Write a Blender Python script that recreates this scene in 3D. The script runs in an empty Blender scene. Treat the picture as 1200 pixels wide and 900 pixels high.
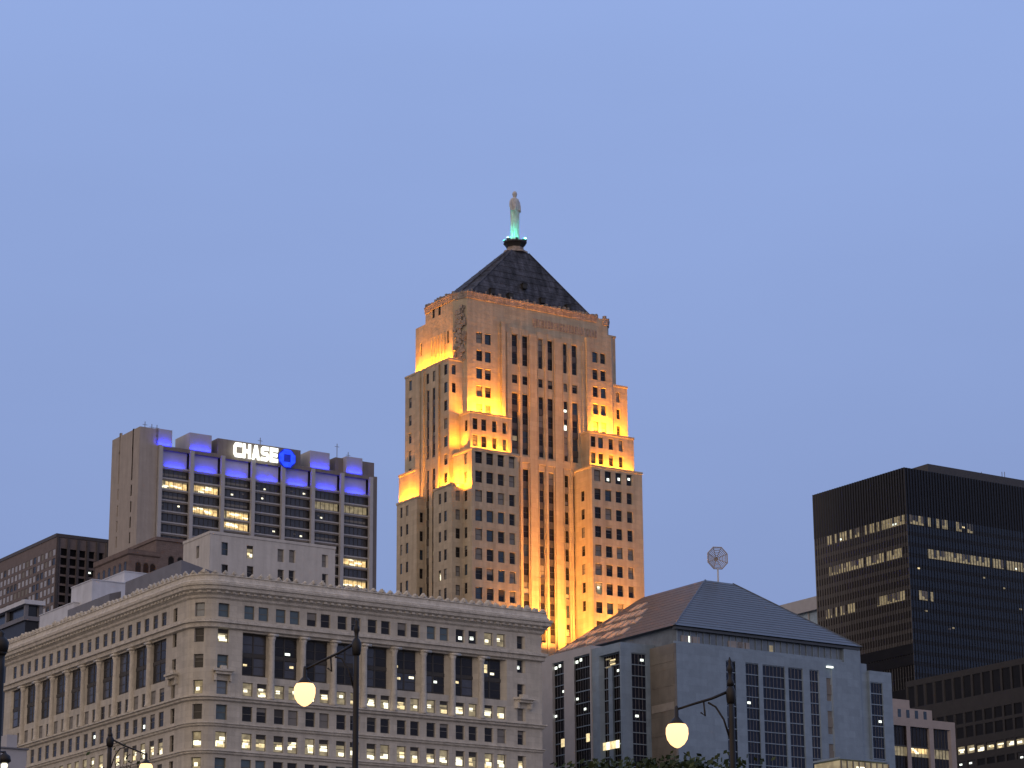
import bpy, math, random
import numpy as np
from math import sin, cos, pi, radians, sqrt
rnd = random.Random(7)
S = bpy.context.scene
C = S.collection

# ------------------------------------------------------------------ camera
FPX, PITCH, YAW, ROLL = 2976.8, 0.27774, 0.5846, -0.0067
CAM = np.array([0, 0, 1.6])
_cr, _sr, _cp, _sp = cos(ROLL), sin(ROLL), cos(PITCH), sin(PITCH)
_rx, _ry, RZ = np.array([1, 0, 0.]), np.array([0, _sp, -_cp]), np.array([0, _cp, _sp])
RX = _rx * _cr - _ry * _sr
RY = _rx * _sr + _ry * _cr
cam_d = bpy.data.cameras.new('camera')
cam = bpy.data.objects.new('camera', cam_d); C.objects.link(cam)
cam_d.sensor_width = 36; cam_d.lens = 36 * FPX / 1200
cam_d.clip_start = 0.5; cam_d.clip_end = 20000
import mathutils
M = mathutils.Matrix([[RX[i], -RY[i], -RZ[i]] for i in range(3)]).to_4x4()
M.translation = mathutils.Vector(CAM)
cam.matrix_world = M
S.camera = cam

# ------------------------------------------------------------------ view, sky, sun
S.view_settings.view_transform = 'Standard'
S.view_settings.look = 'None'
S.view_settings.exposure = 0.0
S.view_settings.gamma = 1.0
S.render.engine = 'CYCLES'
SUN_EL, SUN_AZ = radians(1.5), radians(-150)      # low afterglow behind the viewer, to the left
w = bpy.data.worlds.new('World'); S.world = w; w.use_nodes = True
nt = w.node_tree; N = nt.nodes; K = nt.links
bg = N['Background']
sky = N.new('ShaderNodeTexSky'); sky.sky_type = 'NISHITA'; sky.sun_disc = False
sky.sun_elevation = SUN_EL; sky.sun_rotation = SUN_AZ
sky.air_density = 1.0; sky.dust_density = 1.5; sky.ozone_density = 3.0
tc = N.new('ShaderNodeTexCoord')
sep = N.new('ShaderNodeSeparateXYZ'); K.new(tc.outputs['Generated'], sep.inputs[0])
ramp = N.new('ShaderNodeValToRGB')
e = ramp.color_ramp.elements
e[0].position = 0.10; e[0].color = (0.222, 0.292, 0.530, 1)
e[1].position = 0.42; e[1].color = (0.293, 0.408, 0.750, 1)
K.new(sep.outputs[2], ramp.inputs[0])
# afterglow: warmer and brighter towards the set sun, behind the viewer
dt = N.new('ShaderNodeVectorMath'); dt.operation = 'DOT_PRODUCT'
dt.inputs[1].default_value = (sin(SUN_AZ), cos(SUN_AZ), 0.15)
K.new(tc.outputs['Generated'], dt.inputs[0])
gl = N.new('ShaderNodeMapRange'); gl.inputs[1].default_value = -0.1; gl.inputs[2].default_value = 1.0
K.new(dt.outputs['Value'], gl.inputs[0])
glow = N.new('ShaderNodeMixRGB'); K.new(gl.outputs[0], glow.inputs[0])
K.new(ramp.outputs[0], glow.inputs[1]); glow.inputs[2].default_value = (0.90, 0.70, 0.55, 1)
sc = N.new('ShaderNodeMixRGB'); sc.blend_type = 'MULTIPLY'; sc.inputs[0].default_value = 1
K.new(sky.outputs[0], sc.inputs[1]); sc.inputs[2].default_value = (0.08, 0.08, 0.08, 1)
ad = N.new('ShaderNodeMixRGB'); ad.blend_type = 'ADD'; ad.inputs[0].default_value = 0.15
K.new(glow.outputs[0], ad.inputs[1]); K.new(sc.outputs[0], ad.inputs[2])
sn = N.new('ShaderNodeTexNoise'); sn.inputs['Scale'].default_value = 3.5; sn.inputs['Detail'].default_value = 5
smp = N.new('ShaderNodeMapping'); smp.inputs['Scale'].default_value = (1, 1, 3.5)
K.new(tc.outputs['Generated'], smp.inputs[0]); K.new(smp.outputs[0], sn.inputs[0])
sr = N.new('ShaderNodeMapRange'); sr.inputs[1].default_value = .3; sr.inputs[2].default_value = .7; sr.inputs[3].default_value = .972; sr.inputs[4].default_value = 1.028
K.new(sn.outputs[0], sr.inputs[0])
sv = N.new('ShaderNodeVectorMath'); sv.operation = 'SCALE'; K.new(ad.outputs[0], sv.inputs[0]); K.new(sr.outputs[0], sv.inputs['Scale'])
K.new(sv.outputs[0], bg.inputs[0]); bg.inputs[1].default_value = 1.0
sl = bpy.data.lights.new('sun', 'SUN'); sl.energy = 0.14; sl.angle = radians(25); sl.color = (1.0, 0.80, 0.60)
so = bpy.data.objects.new('sun', sl); C.objects.link(so)
sd = mathutils.Vector((sin(SUN_AZ), cos(SUN_AZ), 0.22)).normalized()
so.rotation_euler = sd.to_track_quat('Z', 'Y').to_euler()

# ------------------------------------------------------------------ materials
MATS = {}
def mat(name, col, rough=0.85, spec=0.3, var=0.12, scale=0.6, bump=0.0, metallic=0.0, streak=0.0, joints=None):
    m = bpy.data.materials.new(name); m.use_nodes = True; MATS[name] = m
    t = m.node_tree; n = t.nodes; k = t.links; b = n['Principled BSDF']
    b.inputs['Roughness'].default_value = rough
    b.inputs['Specular IOR Level'].default_value = spec
    b.inputs['Metallic'].default_value = metallic
    c = n.new('ShaderNodeTexCoord')
    nz = n.new('ShaderNodeTexNoise'); nz.inputs['Scale'].default_value = scale; nz.inputs['Detail'].default_value = 6
    nz.inputs['Roughness'].default_value = 0.65
    k.new(c.outputs['Object'], nz.inputs[0])
    r = n.new('ShaderNodeMapRange'); r.inputs[1].default_value = 0.3; r.inputs[2].default_value = 0.7
    r.inputs[3].default_value = 1 - var; r.inputs[4].default_value = 1 + var
    k.new(nz.outputs[0], r.inputs[0])
    mul = n.new('ShaderNodeVectorMath'); mul.operation = 'SCALE'; mul.inputs[0].default_value = col
    k.new(r.outputs[0], mul.inputs['Scale'])
    out = mul.outputs[0]
    if streak:
        mp = n.new('ShaderNodeMapping'); mp.inputs['Scale'].default_value = (1.1, 1.1, 0.07)
        k.new(c.outputs['Object'], mp.inputs[0])
        n2 = n.new('ShaderNodeTexNoise'); n2.inputs['Scale'].default_value = 1.0; n2.inputs['Detail'].default_value = 5
        k.new(mp.outputs[0], n2.inputs[0])
        r2 = n.new('ShaderNodeMapRange'); r2.inputs[1].default_value = 0.35; r2.inputs[2].default_value = 0.7
        r2.inputs[3].default_value = 1 + streak * .4; r2.inputs[4].default_value = 1 - streak
        k.new(n2.outputs[0], r2.inputs[0])
        m2 = n.new('ShaderNodeVectorMath'); m2.operation = 'SCALE'
        k.new(out, m2.inputs[0]); k.new(r2.outputs[0], m2.inputs['Scale']); out = m2.outputs[0]
    if joints:
        # coursed masonry: darker joints every joints[0] metres up, joints[1] along
        sp = n.new('ShaderNodeSeparateXYZ'); k.new(c.outputs['Object'], sp.inputs[0])
        a = n.new('ShaderNodeMath'); a.operation = 'ADD'; k.new(sp.outputs[0], a.inputs[0]); k.new(sp.outputs[1], a.inputs[1])
        cb = n.new('ShaderNodeCombineXYZ'); k.new(a.outputs[0], cb.inputs[0]); k.new(sp.outputs[2], cb.inputs[1])
        br = n.new('ShaderNodeTexBrick'); k.new(cb.outputs[0], br.inputs[0])
        br.inputs['Color1'].default_value = (1, 1, 1, 1); br.inputs['Color2'].default_value = (.86, .86, .86, 1)
        br.inputs['Mortar'].default_value = (joints[2],) * 3 + (1,)
        br.inputs['Scale'].default_value = 1; br.inputs['Brick Width'].default_value = joints[1]
        br.inputs['Row Height'].default_value = joints[0]; br.inputs['Mortar Size'].default_value = 0.04
        m3 = n.new('ShaderNodeVectorMath'); m3.operation = 'MULTIPLY'
        k.new(out, m3.inputs[0]); k.new(br.outputs[0], m3.inputs[1]); out = m3.outputs[0]
    k.new(out, b.inputs['Base Color'])
    if bump:
        bp = n.new('ShaderNodeBump'); bp.inputs['Strength'].default_value = bump; bp.inputs['Distance'].default_value = 0.3
        n3 = n.new('ShaderNodeTexNoise'); n3.inputs['Scale'].default_value = scale * 4; n3.inputs['Detail'].default_value = 5
        k.new(c.outputs['Object'], n3.inputs[0])
        k.new(n3.outputs[0], bp.inputs['Height']); k.new(bp.outputs[0], b.inputs['Normal'])
    return m
def emit(name, col, s, var=0.0, scale=3.0):
    m = bpy.data.materials.new(name); m.use_nodes = True; MATS[name] = m
    t = m.node_tree; n = t.nodes; k = t.links; b = n['Principled BSDF']
    b.inputs['Base Color'].default_value = (*[c * .5 for c in col], 1)
    b.inputs['Emission Color'].default_value = (*col, 1); b.inputs['Emission Strength'].default_value = s
    if var:
        c = n.new('ShaderNodeTexCoord'); nz = n.new('ShaderNodeTexNoise'); nz.inputs['Scale'].default_value = scale
        nz.inputs['Detail'].default_value = 3
        k.new(c.outputs['Object'], nz.inputs[0])
        r = n.new('ShaderNodeMapRange'); r.inputs[1].default_value = .35; r.inputs[2].default_value = .65
        r.inputs[3].default_value = s * (1 - var); r.inputs[4].default_value = s * (1 + var)
        k.new(nz.outputs[0], r.inputs[0]); k.new(r.outputs[0], b.inputs['Emission Strength'])
    return m
def glass(name, col, rough=0.12, spec=0.6, metallic=0.0, var=0.3):
    return mat(name, col, rough=rough, spec=spec, var=var, scale=0.35, metallic=metallic)

mat('asphalt', (.05, .05, .052), 0.9, bump=.2)
mat('cream terracotta', (.53, .49, .42), 0.75, .3, .08, .5, .25, streak=.14, joints=(.9, 1.6, .86))
mat('cream moulding', (.56, .52, .45), 0.75, .3, .16, 1.2, .5, streak=.15)
mat('limestone', (.48, .40, .295), 0.85, .25, .07, .35, .3, streak=.16, joints=(.98, 1.9, .86))
mat('carved limestone', (.36, .30, .26), 0.9, .2, .35, 1.4, 1.0, streak=.25)
mat('spandrel metal', (.07, .06, .055), 0.5, .4, .3, 1.0)
mat('grey spandrel', (.20, .18, .17), 0.6, .3, .2, 1.0)
mat('slate roof', (.066, .069, .088), 0.7, .3, .5, .45, .6, streak=.6, joints=(1.2, 2.4, .45))
mat('aluminium statue', (.50, .50, .50), 0.5, .5, .2, 2.0, .3)
mat('tan concrete', (.36, .32, .29), 0.85, .3, .08, .3, .2, streak=.12)
mat('brown concrete', (.20, .175, .165), 0.85, .3, .12, .3, .2, streak=.15)
mat('granite columns', (.40, .395, .41), 0.7, .3, .08, .5)
mat('brown brick', (.20, .158, .148), 0.9, .2, .15, .8, .3, joints=(.45, 1.1, .8))
mat('dark brown metal', (.10, .075, .07), 0.6, .4, .15, .5)
mat('white plaster', (.50, .48, .45), 0.85, .3, .08, .3, .2, streak=.12)
mat('pale metal', (.55, .57, .62), 0.6, .4, .1, .5, streak=.1)
mat('grey metal', (.16, .16, .18), 0.6, .4, .15, .5)
mat('granite panels', (.225, .295, .375), 0.55, .4, .09, .8, .1, streak=.06, joints=(1.3, 2.6, .88))
mat('tan granite', (.205, .185, .16), 0.55, .4, .15, .4, streak=.08, joints=(2.6, 3.0, .8))
mat('ribbed roof', (.075, .088, .105), 0.45, .4, .12, .5, streak=.1)
mat('bronze roof', (.14, .112, .10), 0.55, .4, .12, .5, streak=.2)
mat('skylight panel', (.80, .62, .48), 0.3, .5, .2, .5, metallic=.5)  # warm brightness of the mirrored tower floodlights put into the panel colour
mat('black steel', (.012, .012, .015), 0.45, .4, .2, .5)
mat('dark bronze frame', (.052, .047, .044), 0.5, .4, .15, .5)
mat('afterglow side mullion', (.085, .080, .078), 0.5, .4, .15, .5)  # black tower's left-face mullions: afterglow brightness put into the colour
mat('shade side mullion', (.030, .034, .042), 0.5, .4, .15, .5)  # the same mullions on the right face, their shade put into the colour
mat('umber frame', (.034, .031, .029), 0.6, .3, .15, .5)
mat('mauve concrete', (.165, .138, .138), .85, .2, .12, .5, .2)
mat('umber metal', (.075, .066, .068), .6, .4, .15, .5)
mat('dark frame', (.03, .028, .026), 0.6, .4, .2, .5)
mat('pink concrete', (.36, .31, .285), 0.85, .3, .1, .5, .2)
mat('window frame', (.16, .15, .13), 0.6, .4, .1, 1)
mat('dark window frame', (.05, .045, .04), 0.6, .4, .1, 1)
mat('blind', (.21, .20, .19), 0.8, .2, .15, 1)
mat('blue blind', (.085, .125, .15), 0.5, .5, .15, 1)
mat('bark', (.06, .045, .035), .95, .2, .3, 3, .5)
mat('leaf green', (.045, .06, .022), .8, .3, .4, .8)
mat('leaf dark green', (.03, .05, .02), .8, .3, .4, .8)
mat('post paint', (.010, .008, .007), .5, .4, .2, 3)
mat('white paint', (.7, .7, .68), .6, .4, .05, 1)
glass('dark glass', (.022, .020, .021), rough=.2, spec=.22)
glass('blue glass', (.040, .060, .085), rough=.2, spec=.4)
glass('navy glass', (.012, .016, .032), rough=.2, spec=.3)
glass('black glass', (.010, .010, .012), rough=.4, spec=.1)
glass('pale glass', (.30, .40, .48), rough=.25)
glass('green glass', (.15, .18, .21), rough=.2)
glass('sky reflection pane', (.34, .32, .30), rough=.3)  # bright sky mirrored in the slab's left windows, put into the pane colour
glass('steel blue glass', (.014, .017, .025), rough=.2, spec=.45)
glass('grey glass', (.055, .055, .065), rough=.2, spec=.5)
glass('tan glass', (.30, .27, .24), rough=.3)
emit('lit warm', (1.0, .80, .42), 0.95, .35, 2.0)
emit('lit bright', (1.0, .93, .66), 1.6, .2, 3.0)
emit('lit dim', (.62, .52, .30), 0.26, .5, 1.2)
emit('sign blue dim', (.01, .03, .7), .35, .3, .8)
emit('lit amber', (1.0, .68, .28), 0.9, .5, .9)
emit('lit spark', (.92, 1.0, .88), 1.7)
emit('sign white', (1.0, 1.0, .86), 1.7)
emit('sign blue', (.015, .06, 1.0), 1.3, .25, .6)
emit('lamp globe', (1.0, .56, .24), 2.3)
emit('teal lens', (.65, 1.0, .9), 2.2)

# ------------------------------------------------------------------ tools
def ray(px, py):
    d = RX * (px - 600) + RY * (py - 450) + RZ * FPX
    return d / d[1]
class Frame:
    """Street-grid frame of a building: u runs along its right-hand front, v along its left-hand side."""
    def __init__(s, px, py, Y, yaw=YAW):
        r = ray(px, py) * Y
        s.o = r[:2].copy(); s.yaw = yaw
        s.a = np.array([cos(yaw), sin(yaw)]); s.b = np.array([-sin(yaw), cos(yaw)])
    def R(s, px, py, v=0.):
        r = ray(px, py); t = (s.o @ s.b + v) / (r[:2] @ s.b); q = r * t + CAM
        return float((q[:2] - s.o) @ s.a), float(q[2])
    def L(s, px, py, u=0.):
        r = ray(px, py); t = (s.o @ s.a + u) / (r[:2] @ s.a); q = r * t + CAM
        return float((q[:2] - s.o) @ s.b), float(q[2])
class MB:
    def __init__(s): s.v = []; s.f = []; s.m = []; s.names = []
    def mi(s, m):
        if m not in s.names: s.names.append(m)
        return s.names.index(m)
    def face(s, pts, m):
        b = len(s.v); s.v += [tuple(map(float, p)) for p in pts]; s.f.append(tuple(range(b, b + len(pts)))); s.m.append(s.mi(m))
    def add(s, vs, fs, m):
        b = len(s.v); s.v += [tuple(map(float, p)) for p in vs]; i = s.mi(m)
        for f in fs: s.f.append(tuple(q + b for q in f)); s.m.append(i)
    def box(s, x0, x1, y0, y1, z0, z1, m):
        vs = [(x, y, z) for z in (z0, z1) for x, y in ((x0, y0), (x1, y0), (x1, y1), (x0, y1))]
        s.add(vs, [(0, 3, 2, 1), (4, 5, 6, 7), (0, 1, 5, 4), (1, 2, 6, 5), (2, 3, 7, 6), (3, 0, 4, 7)], m)
    def prism(s, poly, z0, z1, m):
        n = len(poly)
        s.add([(x, y, z0) for x, y in poly] + [(x, y, z1) for x, y in poly],
              [tuple(range(n))[::-1], tuple(range(n, 2 * n))] + [(i, (i + 1) % n, n + (i + 1) % n, n + i) for i in range(n)], m)
    def rings(s, rings, m, cap=True):
        n = len(rings[0]); vs = [p for r in rings for p in r]; fs = []
        for k in range(len(rings) - 1):
            for i in range(n):
                j = (i + 1) % n
                fs.append((k * n + i, k * n + j, (k + 1) * n + j, (k + 1) * n + i))
        if cap: fs += [tuple(range(n))[::-1], tuple(range((len(rings) - 1) * n, len(rings) * n))]
        s.add(vs, fs, m)
    def lathe(s, prof, m, n=16, c=(0, 0)):
        s.rings([[(c[0] + r * cos(2 * pi * i / n), c[1] + r * sin(2 * pi * i / n), z) for i in range(n)] for r, z in prof], m)
    def tube(s, pts, r, m, n=8):
        rs = r if isinstance(r, (list, tuple)) else [r] * len(pts)
        P = [mathutils.Vector(p) for p in pts]; rings = []
        for i, p in enumerate(P):
            d = (P[min(i + 1, len(P) - 1)] - P[max(i - 1, 0)]).normalized()
            a = d.orthogonal().normalized() if i == 0 else (a - d * a.dot(d)).normalized()
            b = d.cross(a)
            rings.append([tuple(p + (a * cos(2 * pi * j / n) + b * sin(2 * pi * j / n)) * rs[i]) for j in range(n)])
        s.rings(rings, m)
    def merge(s, o):
        b = len(s.v); s.v += o.v
        for f, mi in zip(o.f, o.m): s.f.append(tuple(q + b for q in f)); s.m.append(s.mi(o.names[mi]))
    def build(s, name, parent=None, smooth=False, **props):
        me = bpy.data.meshes.new(name); me.from_pydata(s.v, [], s.f)
        for n in s.names: me.materials.append(MATS[n])
        me.polygons.foreach_set('material_index', s.m)
        if smooth: me.polygons.foreach_set('use_smooth', [True] * len(s.f))
        me.update()
        o = bpy.data.objects.new(name, me); C.objects.link(o)
        if parent is not None: o.parent = parent
        for k_, v_ in props.items(): o[k_] = v_
        return o
def thing(name, label, cat, loc=(0, 0, 0), rz=0, group=None):
    o = bpy.data.objects.new(name, None); C.objects.link(o); o.empty_display_size = 0.5
    o.location = loc; o.rotation_euler = (0, 0, rz); o['label'] = label; o['category'] = cat
    if group: o['group'] = group
    return o
class Path:
    def __init__(s, pts, closed=False):
        s.p = [np.array(q, float) for q in pts]; n = len(s.p); s.s = [0.0]; s.nm = []
        dirs = []
        for i in range(n - 1):
            d = s.p[i + 1] - s.p[i]; l = np.linalg.norm(d); s.s.append(s.s[-1] + l); dirs.append(d / l)
        nr = [np.array([d[1], -d[0]]) for d in dirs]
        for i in range(n):
            a, b = nr[max(i - 1, 0)], nr[min(i, n - 2)]
            if closed and i in (0, n - 1): a, b = nr[-1], nr[0]
            m = a + b; m /= np.linalg.norm(m); s.nm.append(m / max(.3, m @ b))
    def at(s, q, out, z):
        i = 0
        while i < len(s.s) - 2 and q > s.s[i + 1] + 1e-9: i += 1
        t = (q - s.s[i]) / (s.s[i + 1] - s.s[i])
        a = s.p[i] + s.nm[i] * out; b = s.p[i + 1] + s.nm[i + 1] * out
        c = a + (b - a) * t
        return (c[0], c[1], z)
def ribbon(mb, path, s0, s1, z0, z1, ops, m, depth=.4, mr=None):
    """Wall along a path with real openings (s0,s1,z0,z1[,depth]) and their reveals."""
    ops = [o for o in ops if o[1] > s0 and o[0] < s1 and o[3] > z0 and o[2] < z1]
    cs = sorted(set([s0, s1] + [q for o in ops for q in o[:2] if s0 < q < s1] + [q for q in path.s if s0 < q < s1]))
    cz = sorted(set([z0, z1] + [q for o in ops for q in o[2:4] if z0 < q < z1]))
    cs = [c for i, c in enumerate(cs) if i == 0 or c - cs[i - 1] > 1e-6]
    cz = [c for i, c in enumerate(cz) if i == 0 or c - cz[i - 1] > 1e-6]
    mids = np.array([(a + b) / 2 for a, b in zip(cs, cs[1:])]); midz = np.array([(a + b) / 2 for a, b in zip(cz, cz[1:])])
    hole = np.zeros((len(mids), len(midz)), bool)
    for o in ops:
        hole |= np.outer((mids > o[0]) & (mids < o[1]), (midz > o[2]) & (midz < o[3]))
    for i in range(len(mids)):
        j = 0
        while j < len(midz):
            if hole[i, j]: j += 1; continue
            k = j
            while k + 1 < len(midz) and not hole[i, k + 1]: k += 1
            mb.face([path.at(cs[i], 0, cz[j]), path.at(cs[i + 1], 0, cz[j]), path.at(cs[i + 1], 0, cz[k + 1]), path.at(cs[i], 0, cz[k + 1])], m)
            j = k + 1
    mr = mr or m
    for o in ops:
        d = -(o[4] if len(o) > 4 else depth); a, b, c, e_ = o[:4]
        P = path.at
        mb.face([P(a, 0, c), P(a, 0, e_), P(a, d, e_), P(a, d, c)], mr)
        mb.face([P(b, 0, c), P(b, d, c), P(b, d, e_), P(b, 0, e_)], mr)
        mb.face([P(a, 0, c), P(a, d, c), P(b, d, c), P(b, 0, c)], mr)
        mb.face([P(a, 0, e_), P(b, 0, e_), P(b, d, e_), P(a, d, e_)], mr)
def sweep(mb, path, prof, m, s0=None, s1=None):
    s0 = path.s[0] if s0 is None else s0; s1 = path.s[-1] if s1 is None else s1
    cs = [s0] + [q for q in path.s if s0 + 1e-6 < q < s1 - 1e-6] + [s1]
    for a, b in zip(cs, cs[1:]):
        for (o0, z0), (o1, z1) in zip(prof, prof[1:]):
            mb.face([path.at(a, o0, z0), path.at(b, o0, z0), path.at(b, o1, z1), path.at(a, o1, z1)], m)
    for q in (s0, s1): mb.face([path.at(q, o, z) for o, z in prof], m)
def pbox(mb, path, a, b, c, d, o0, o1, m):
    """box on the wall: s a..b, z c..d, offset o0..o1"""
    P = path.at
    v = [P(a, o0, c), P(b, o0, c), P(b, o1, c), P(a, o1, c), P(a, o0, d), P(b, o0, d), P(b, o1, d), P(a, o1, d)]
    mb.add(v, [(0, 1, 2, 3), (7, 6, 5, 4), (0, 4, 5, 1), (1, 5, 6, 2), (2, 6, 7, 3), (3, 7, 4, 0)], m)
def pq(mb, path, a, b, c, d, o, m):
    P = path.at; mb.face([P(a, o, c), P(b, o, c), P(b, o, d), P(a, o, d)], m)
def win(path, a, b, c, d, dep, kind, frame='window frame', rail=True, nm=0):
    """one window: frame, panes and what shows behind them, set dep into the wall"""
    mb = MB(); w_, h = b - a, d - c; fr = min(.09, w_ * .08); o = -dep + .02
    gl_ = {'dark': 'dark glass', 'black': 'black glass', 'blue': 'blue blind', 'bglass': 'blue glass', 'blind': 'blind', 'green': 'green glass'}
    if kind in gl_:
        pq(mb, path, a, b, c, d, o, gl_[kind])
        if kind == 'dark' and rnd.random() < .35:
            t = rnd.uniform(.2, .55); pq(mb, path, a + fr, b - fr, d - h * t, d - fr, o + .012, 'blind' if rnd.random() < .4 else 'dark window frame')
    else:
        base = {'lit': 'lit dim', 'litdim': 'lit dim', 'spark': 'dark glass', 'warm': 'lit amber', 'full': 'lit dim'}[kind]
        pq(mb, path, a, b, c, d, o, base)
        if kind in ('lit', 'full'):
            t = rnd.uniform(.22, .38); pq(mb, path, a + fr, b - fr, d - h * t, d - fr, o + .01, 'dark window frame' if rnd.random() < .6 else 'lit dim')
            for i in range(rnd.randint(2, 4)):
                x0 = a + fr + rnd.uniform(0, .45) * w_; x1 = min(b - fr, x0 + rnd.uniform(.4, .8) * w_)
                z0 = c + fr + rnd.uniform(0, .42) * h; z1 = min(d - h * t, z0 + rnd.uniform(.14, .28) * h)
                pq(mb, path, x0, x1, z0, z1, o + .014 + .004 * i, rnd.choice(['lit bright', 'lit bright', 'lit warm']))
        if kind in ('spark', 'litdim'):
            x0 = a + rnd.uniform(.12, .5) * w_; z0 = c + rnd.uniform(.1, .55) * h
            pq(mb, path, x0, min(b - fr, x0 + min(.9, .4 * w_)), z0, z0 + min(.55, .25 * h), o + .014, 'lit spark' if kind == 'spark' else 'lit bright')
    for x0, x1, z0, z1 in ((a, a + fr, c, d), (b - fr, b, c, d), (a, b, c, c + fr), (a, b, d - fr, d)):
        pbox(mb, path, x0, x1, z0, z1, o, o + .07, frame)
    if rail: pbox(mb, path, a, b, c + h * .5 - .04, c + h * .5 + .04, o, o + .05, frame)
    for i in range(nm):
        x = a + w_ * (i + 1) / (nm + 1); pbox(mb, path, x - .05, x + .05, c, d, o, o + .06, frame)
    return mb
class Bld:
    """a building: root Empty, a wall mesh, and every opening a window of its own"""
    def __init__(s, name, label, frame, cat='building', group=None):
        s.fr = frame; s.root = thing(name, label, cat, (frame.o[0], frame.o[1], 0), frame.yaw, group)
        s.wall = MB(); s.wins = {}
    def add(s, mb, area, name='window'): s.wins.setdefault(name, []).append((area, mb))
    def fill(s, path, ops, kindf, **kw):
        for i, o in enumerate(ops):
            d = o[4] if len(o) > 4 else .4
            k = kindf(i, o)
            s.add(win(path, o[0], o[1], o[2], o[3], d, k, **kw), (o[1] - o[0]) * (o[3] - o[2]) + (100 if o[3] > 60 else 0))
    def part(s, mb, name, smooth=False, parent=None, **p): return mb.build(name, parent or s.root, smooth, **p)
    def finish(s, wallname='wall'):
        w_ = s.wall.build(wallname, s.root)
        for name, lst in s.wins.items():
            lst.sort(key=lambda q: -q[0])
            n = 100 if len(lst) <= 100 else 99
            for a, mb in lst[:n]: mb.build(name, s.root)
            if len(lst) > n:
                r = MB()
                for a, mb in lst[n:]: r.merge(mb)
                r.build(name, s.root, kind='stuff')
        return w_
def rect(u0, u1, v0, v1): return Path([(u0, v1), (u0, v0), (u1, v0), (u1, v1), (u0, v1)], True)
# on a rect path: s = v1 - v on the left side, s = (v1-v0) + (u-u0) on the front
def lamp_area(name, loc, target, sx, sy, power, col, parent=None, spread=pi):
    l = bpy.data.lights.new(name, 'AREA'); l.shape = 'RECTANGLE'; l.size = sx; l.size_y = sy; l.energy = power; l.color = col; l.spread = spread
    o = bpy.data.objects.new(name, l); C.objects.link(o)
    o.location = loc; d = mathutils.Vector(target) - mathutils.Vector(loc)
    o.rotation_euler = (-d).to_track_quat('Z', 'Y').to_euler()
    if parent is not None: o.parent = parent
    return o

# ------------------------------------------------------------------ ground
g = MB(); g.face([(-6000, -2000, 0), (6000, -2000, 0), (6000, 9000, 0), (-6000, 9000, 0)], 'asphalt')
g.build('ground', kind='structure')

# ================================================================== white terracotta office block
WF = Frame(232, 700, 360)
W = Bld('office_building', 'long cream terracotta office block with rounded corner, heavy cornice and round columns', WF)
zW = lambda y, x=300: WF.R(x, y)[1]
WU = WF.R(634.5, 745)[0]; WV = WF.L(8, 765)[0]; r = 3.8
arc = [(r - r * cos(t), r - r * sin(t)) for t in [pi / 2 * i / 8 for i in range(9)]]
WP = Path([(0, WV)] + arc + [(WU, 0), (WU, WV), (0, WV)], True)
sL = lambda v: WV - v
s_arc = WV - r; s_arc2 = WP.s[9]
sR = lambda u: s_arc2 + (u - r)
uR = lambda x, y=750: sR(WF.R(x, y)[0])
vL = lambda x, y=750: sL(WF.L(x, y)[0])
rows = {'attic': (711, 727), 'colon': (742.5, 793), 'small': (801, 817), 'mid': (829, 846.7), 'lit': (860.5, 880), 'low': (891, 909), 'low2': (921, 938), 'low3': (950, 968)}
rz_ = {k: (zW(b), zW(a)) for k, (a, b) in rows.items()}
ctr = [300, 336.8, 373, 408.5, 444, 479.3, 513, 547, 580]
ctrz = 715
ops, kinds = [], {}
big = []
def wadd(a, b, row, kind, dep=.25):
    o = (a, b, rz_[row][0], rz_[row][1], dep); ops.append(o); kinds[o] = kind
ww = 1.62
uc = [uR(c, 745) for c in ctr]
pitch_u = (uc[-1] - uc[0]) / 8
for i in range(9):
    cu = uc[0] + pitch_u * i
    for sgn in (-1, 1):
        x = cu + sgn * 1.16
        for row in ('attic', 'small', 'mid', 'lit', 'low', 'low2', 'low3'):
            if row == 'attic': k = ['blue', 'blue', 'dark', 'dark', 'dark', 'dark', 'blue', 'spark', 'litdim'][i]
            elif row == 'small': k = rnd.choice(['lit', 'litdim', 'litdim', 'full']) if i not in (1,) else 'litdim'
            elif row == 'lit': k = 'full'
            elif row == 'mid': k = rnd.choice(['dark', 'dark', 'dark', 'blind'])
            else: k = rnd.choice(['dark', 'blue', 'dark'])
            wadd(x - ww / 2, x + ww / 2, row, k)
    big.append((cu - 2.15, cu + 2.15, rz_['colon'][0], rz_['colon'][1], .8))
pav_rows = [('attic',), ]
zc = rz_['colon']; hh = zc[1] - zc[0]
fl = (rz_['attic'][0] - rz_['small'][0]) / 3
extra = {'c1': (rz_['small'][0] + 2 * fl, rz_['small'][1] + 2 * fl), 'c2': (rz_['small'][0] + fl, rz_['small'][1] + fl)}
rz_.update(extra)
def single(c, wd, kd):
    for row in ('attic', 'c1', 'c2', 'small', 'mid', 'lit', 'low', 'low2', 'low3'):
        wadd(c - wd / 2, c + wd / 2, row, kd.get(row, 'dark'), .4)
single(uR(262, 740), 1.75, {'attic': 'blue', 'c1': 'lit', 'c2': 'blue', 'small': 'green', 'mid': 'blue', 'lit': 'full', 'low': 'blue'})
single(s_arc + 2.75, 1.5, {'attic': 'green', 'small': 'litdim', 'lit': 'full', 'low': 'litdim'})
single(uR(610.5, 750), 1.5, {'c1': 'spark', 'small': 'blind', 'lit': 'full'})
single(vL(205.6, 720), 1.3, {'small': 'blind'})
lc = [vL(x, 760) for x in (187.2, 167.5, 147.5, 128.5, 110, 91.7, 73.6, 55.7, 38.4, 21.1)]
v0_, v9_ = WF.L(187.2, 730)[0], WF.L(21.1, 790)[0]
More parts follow.
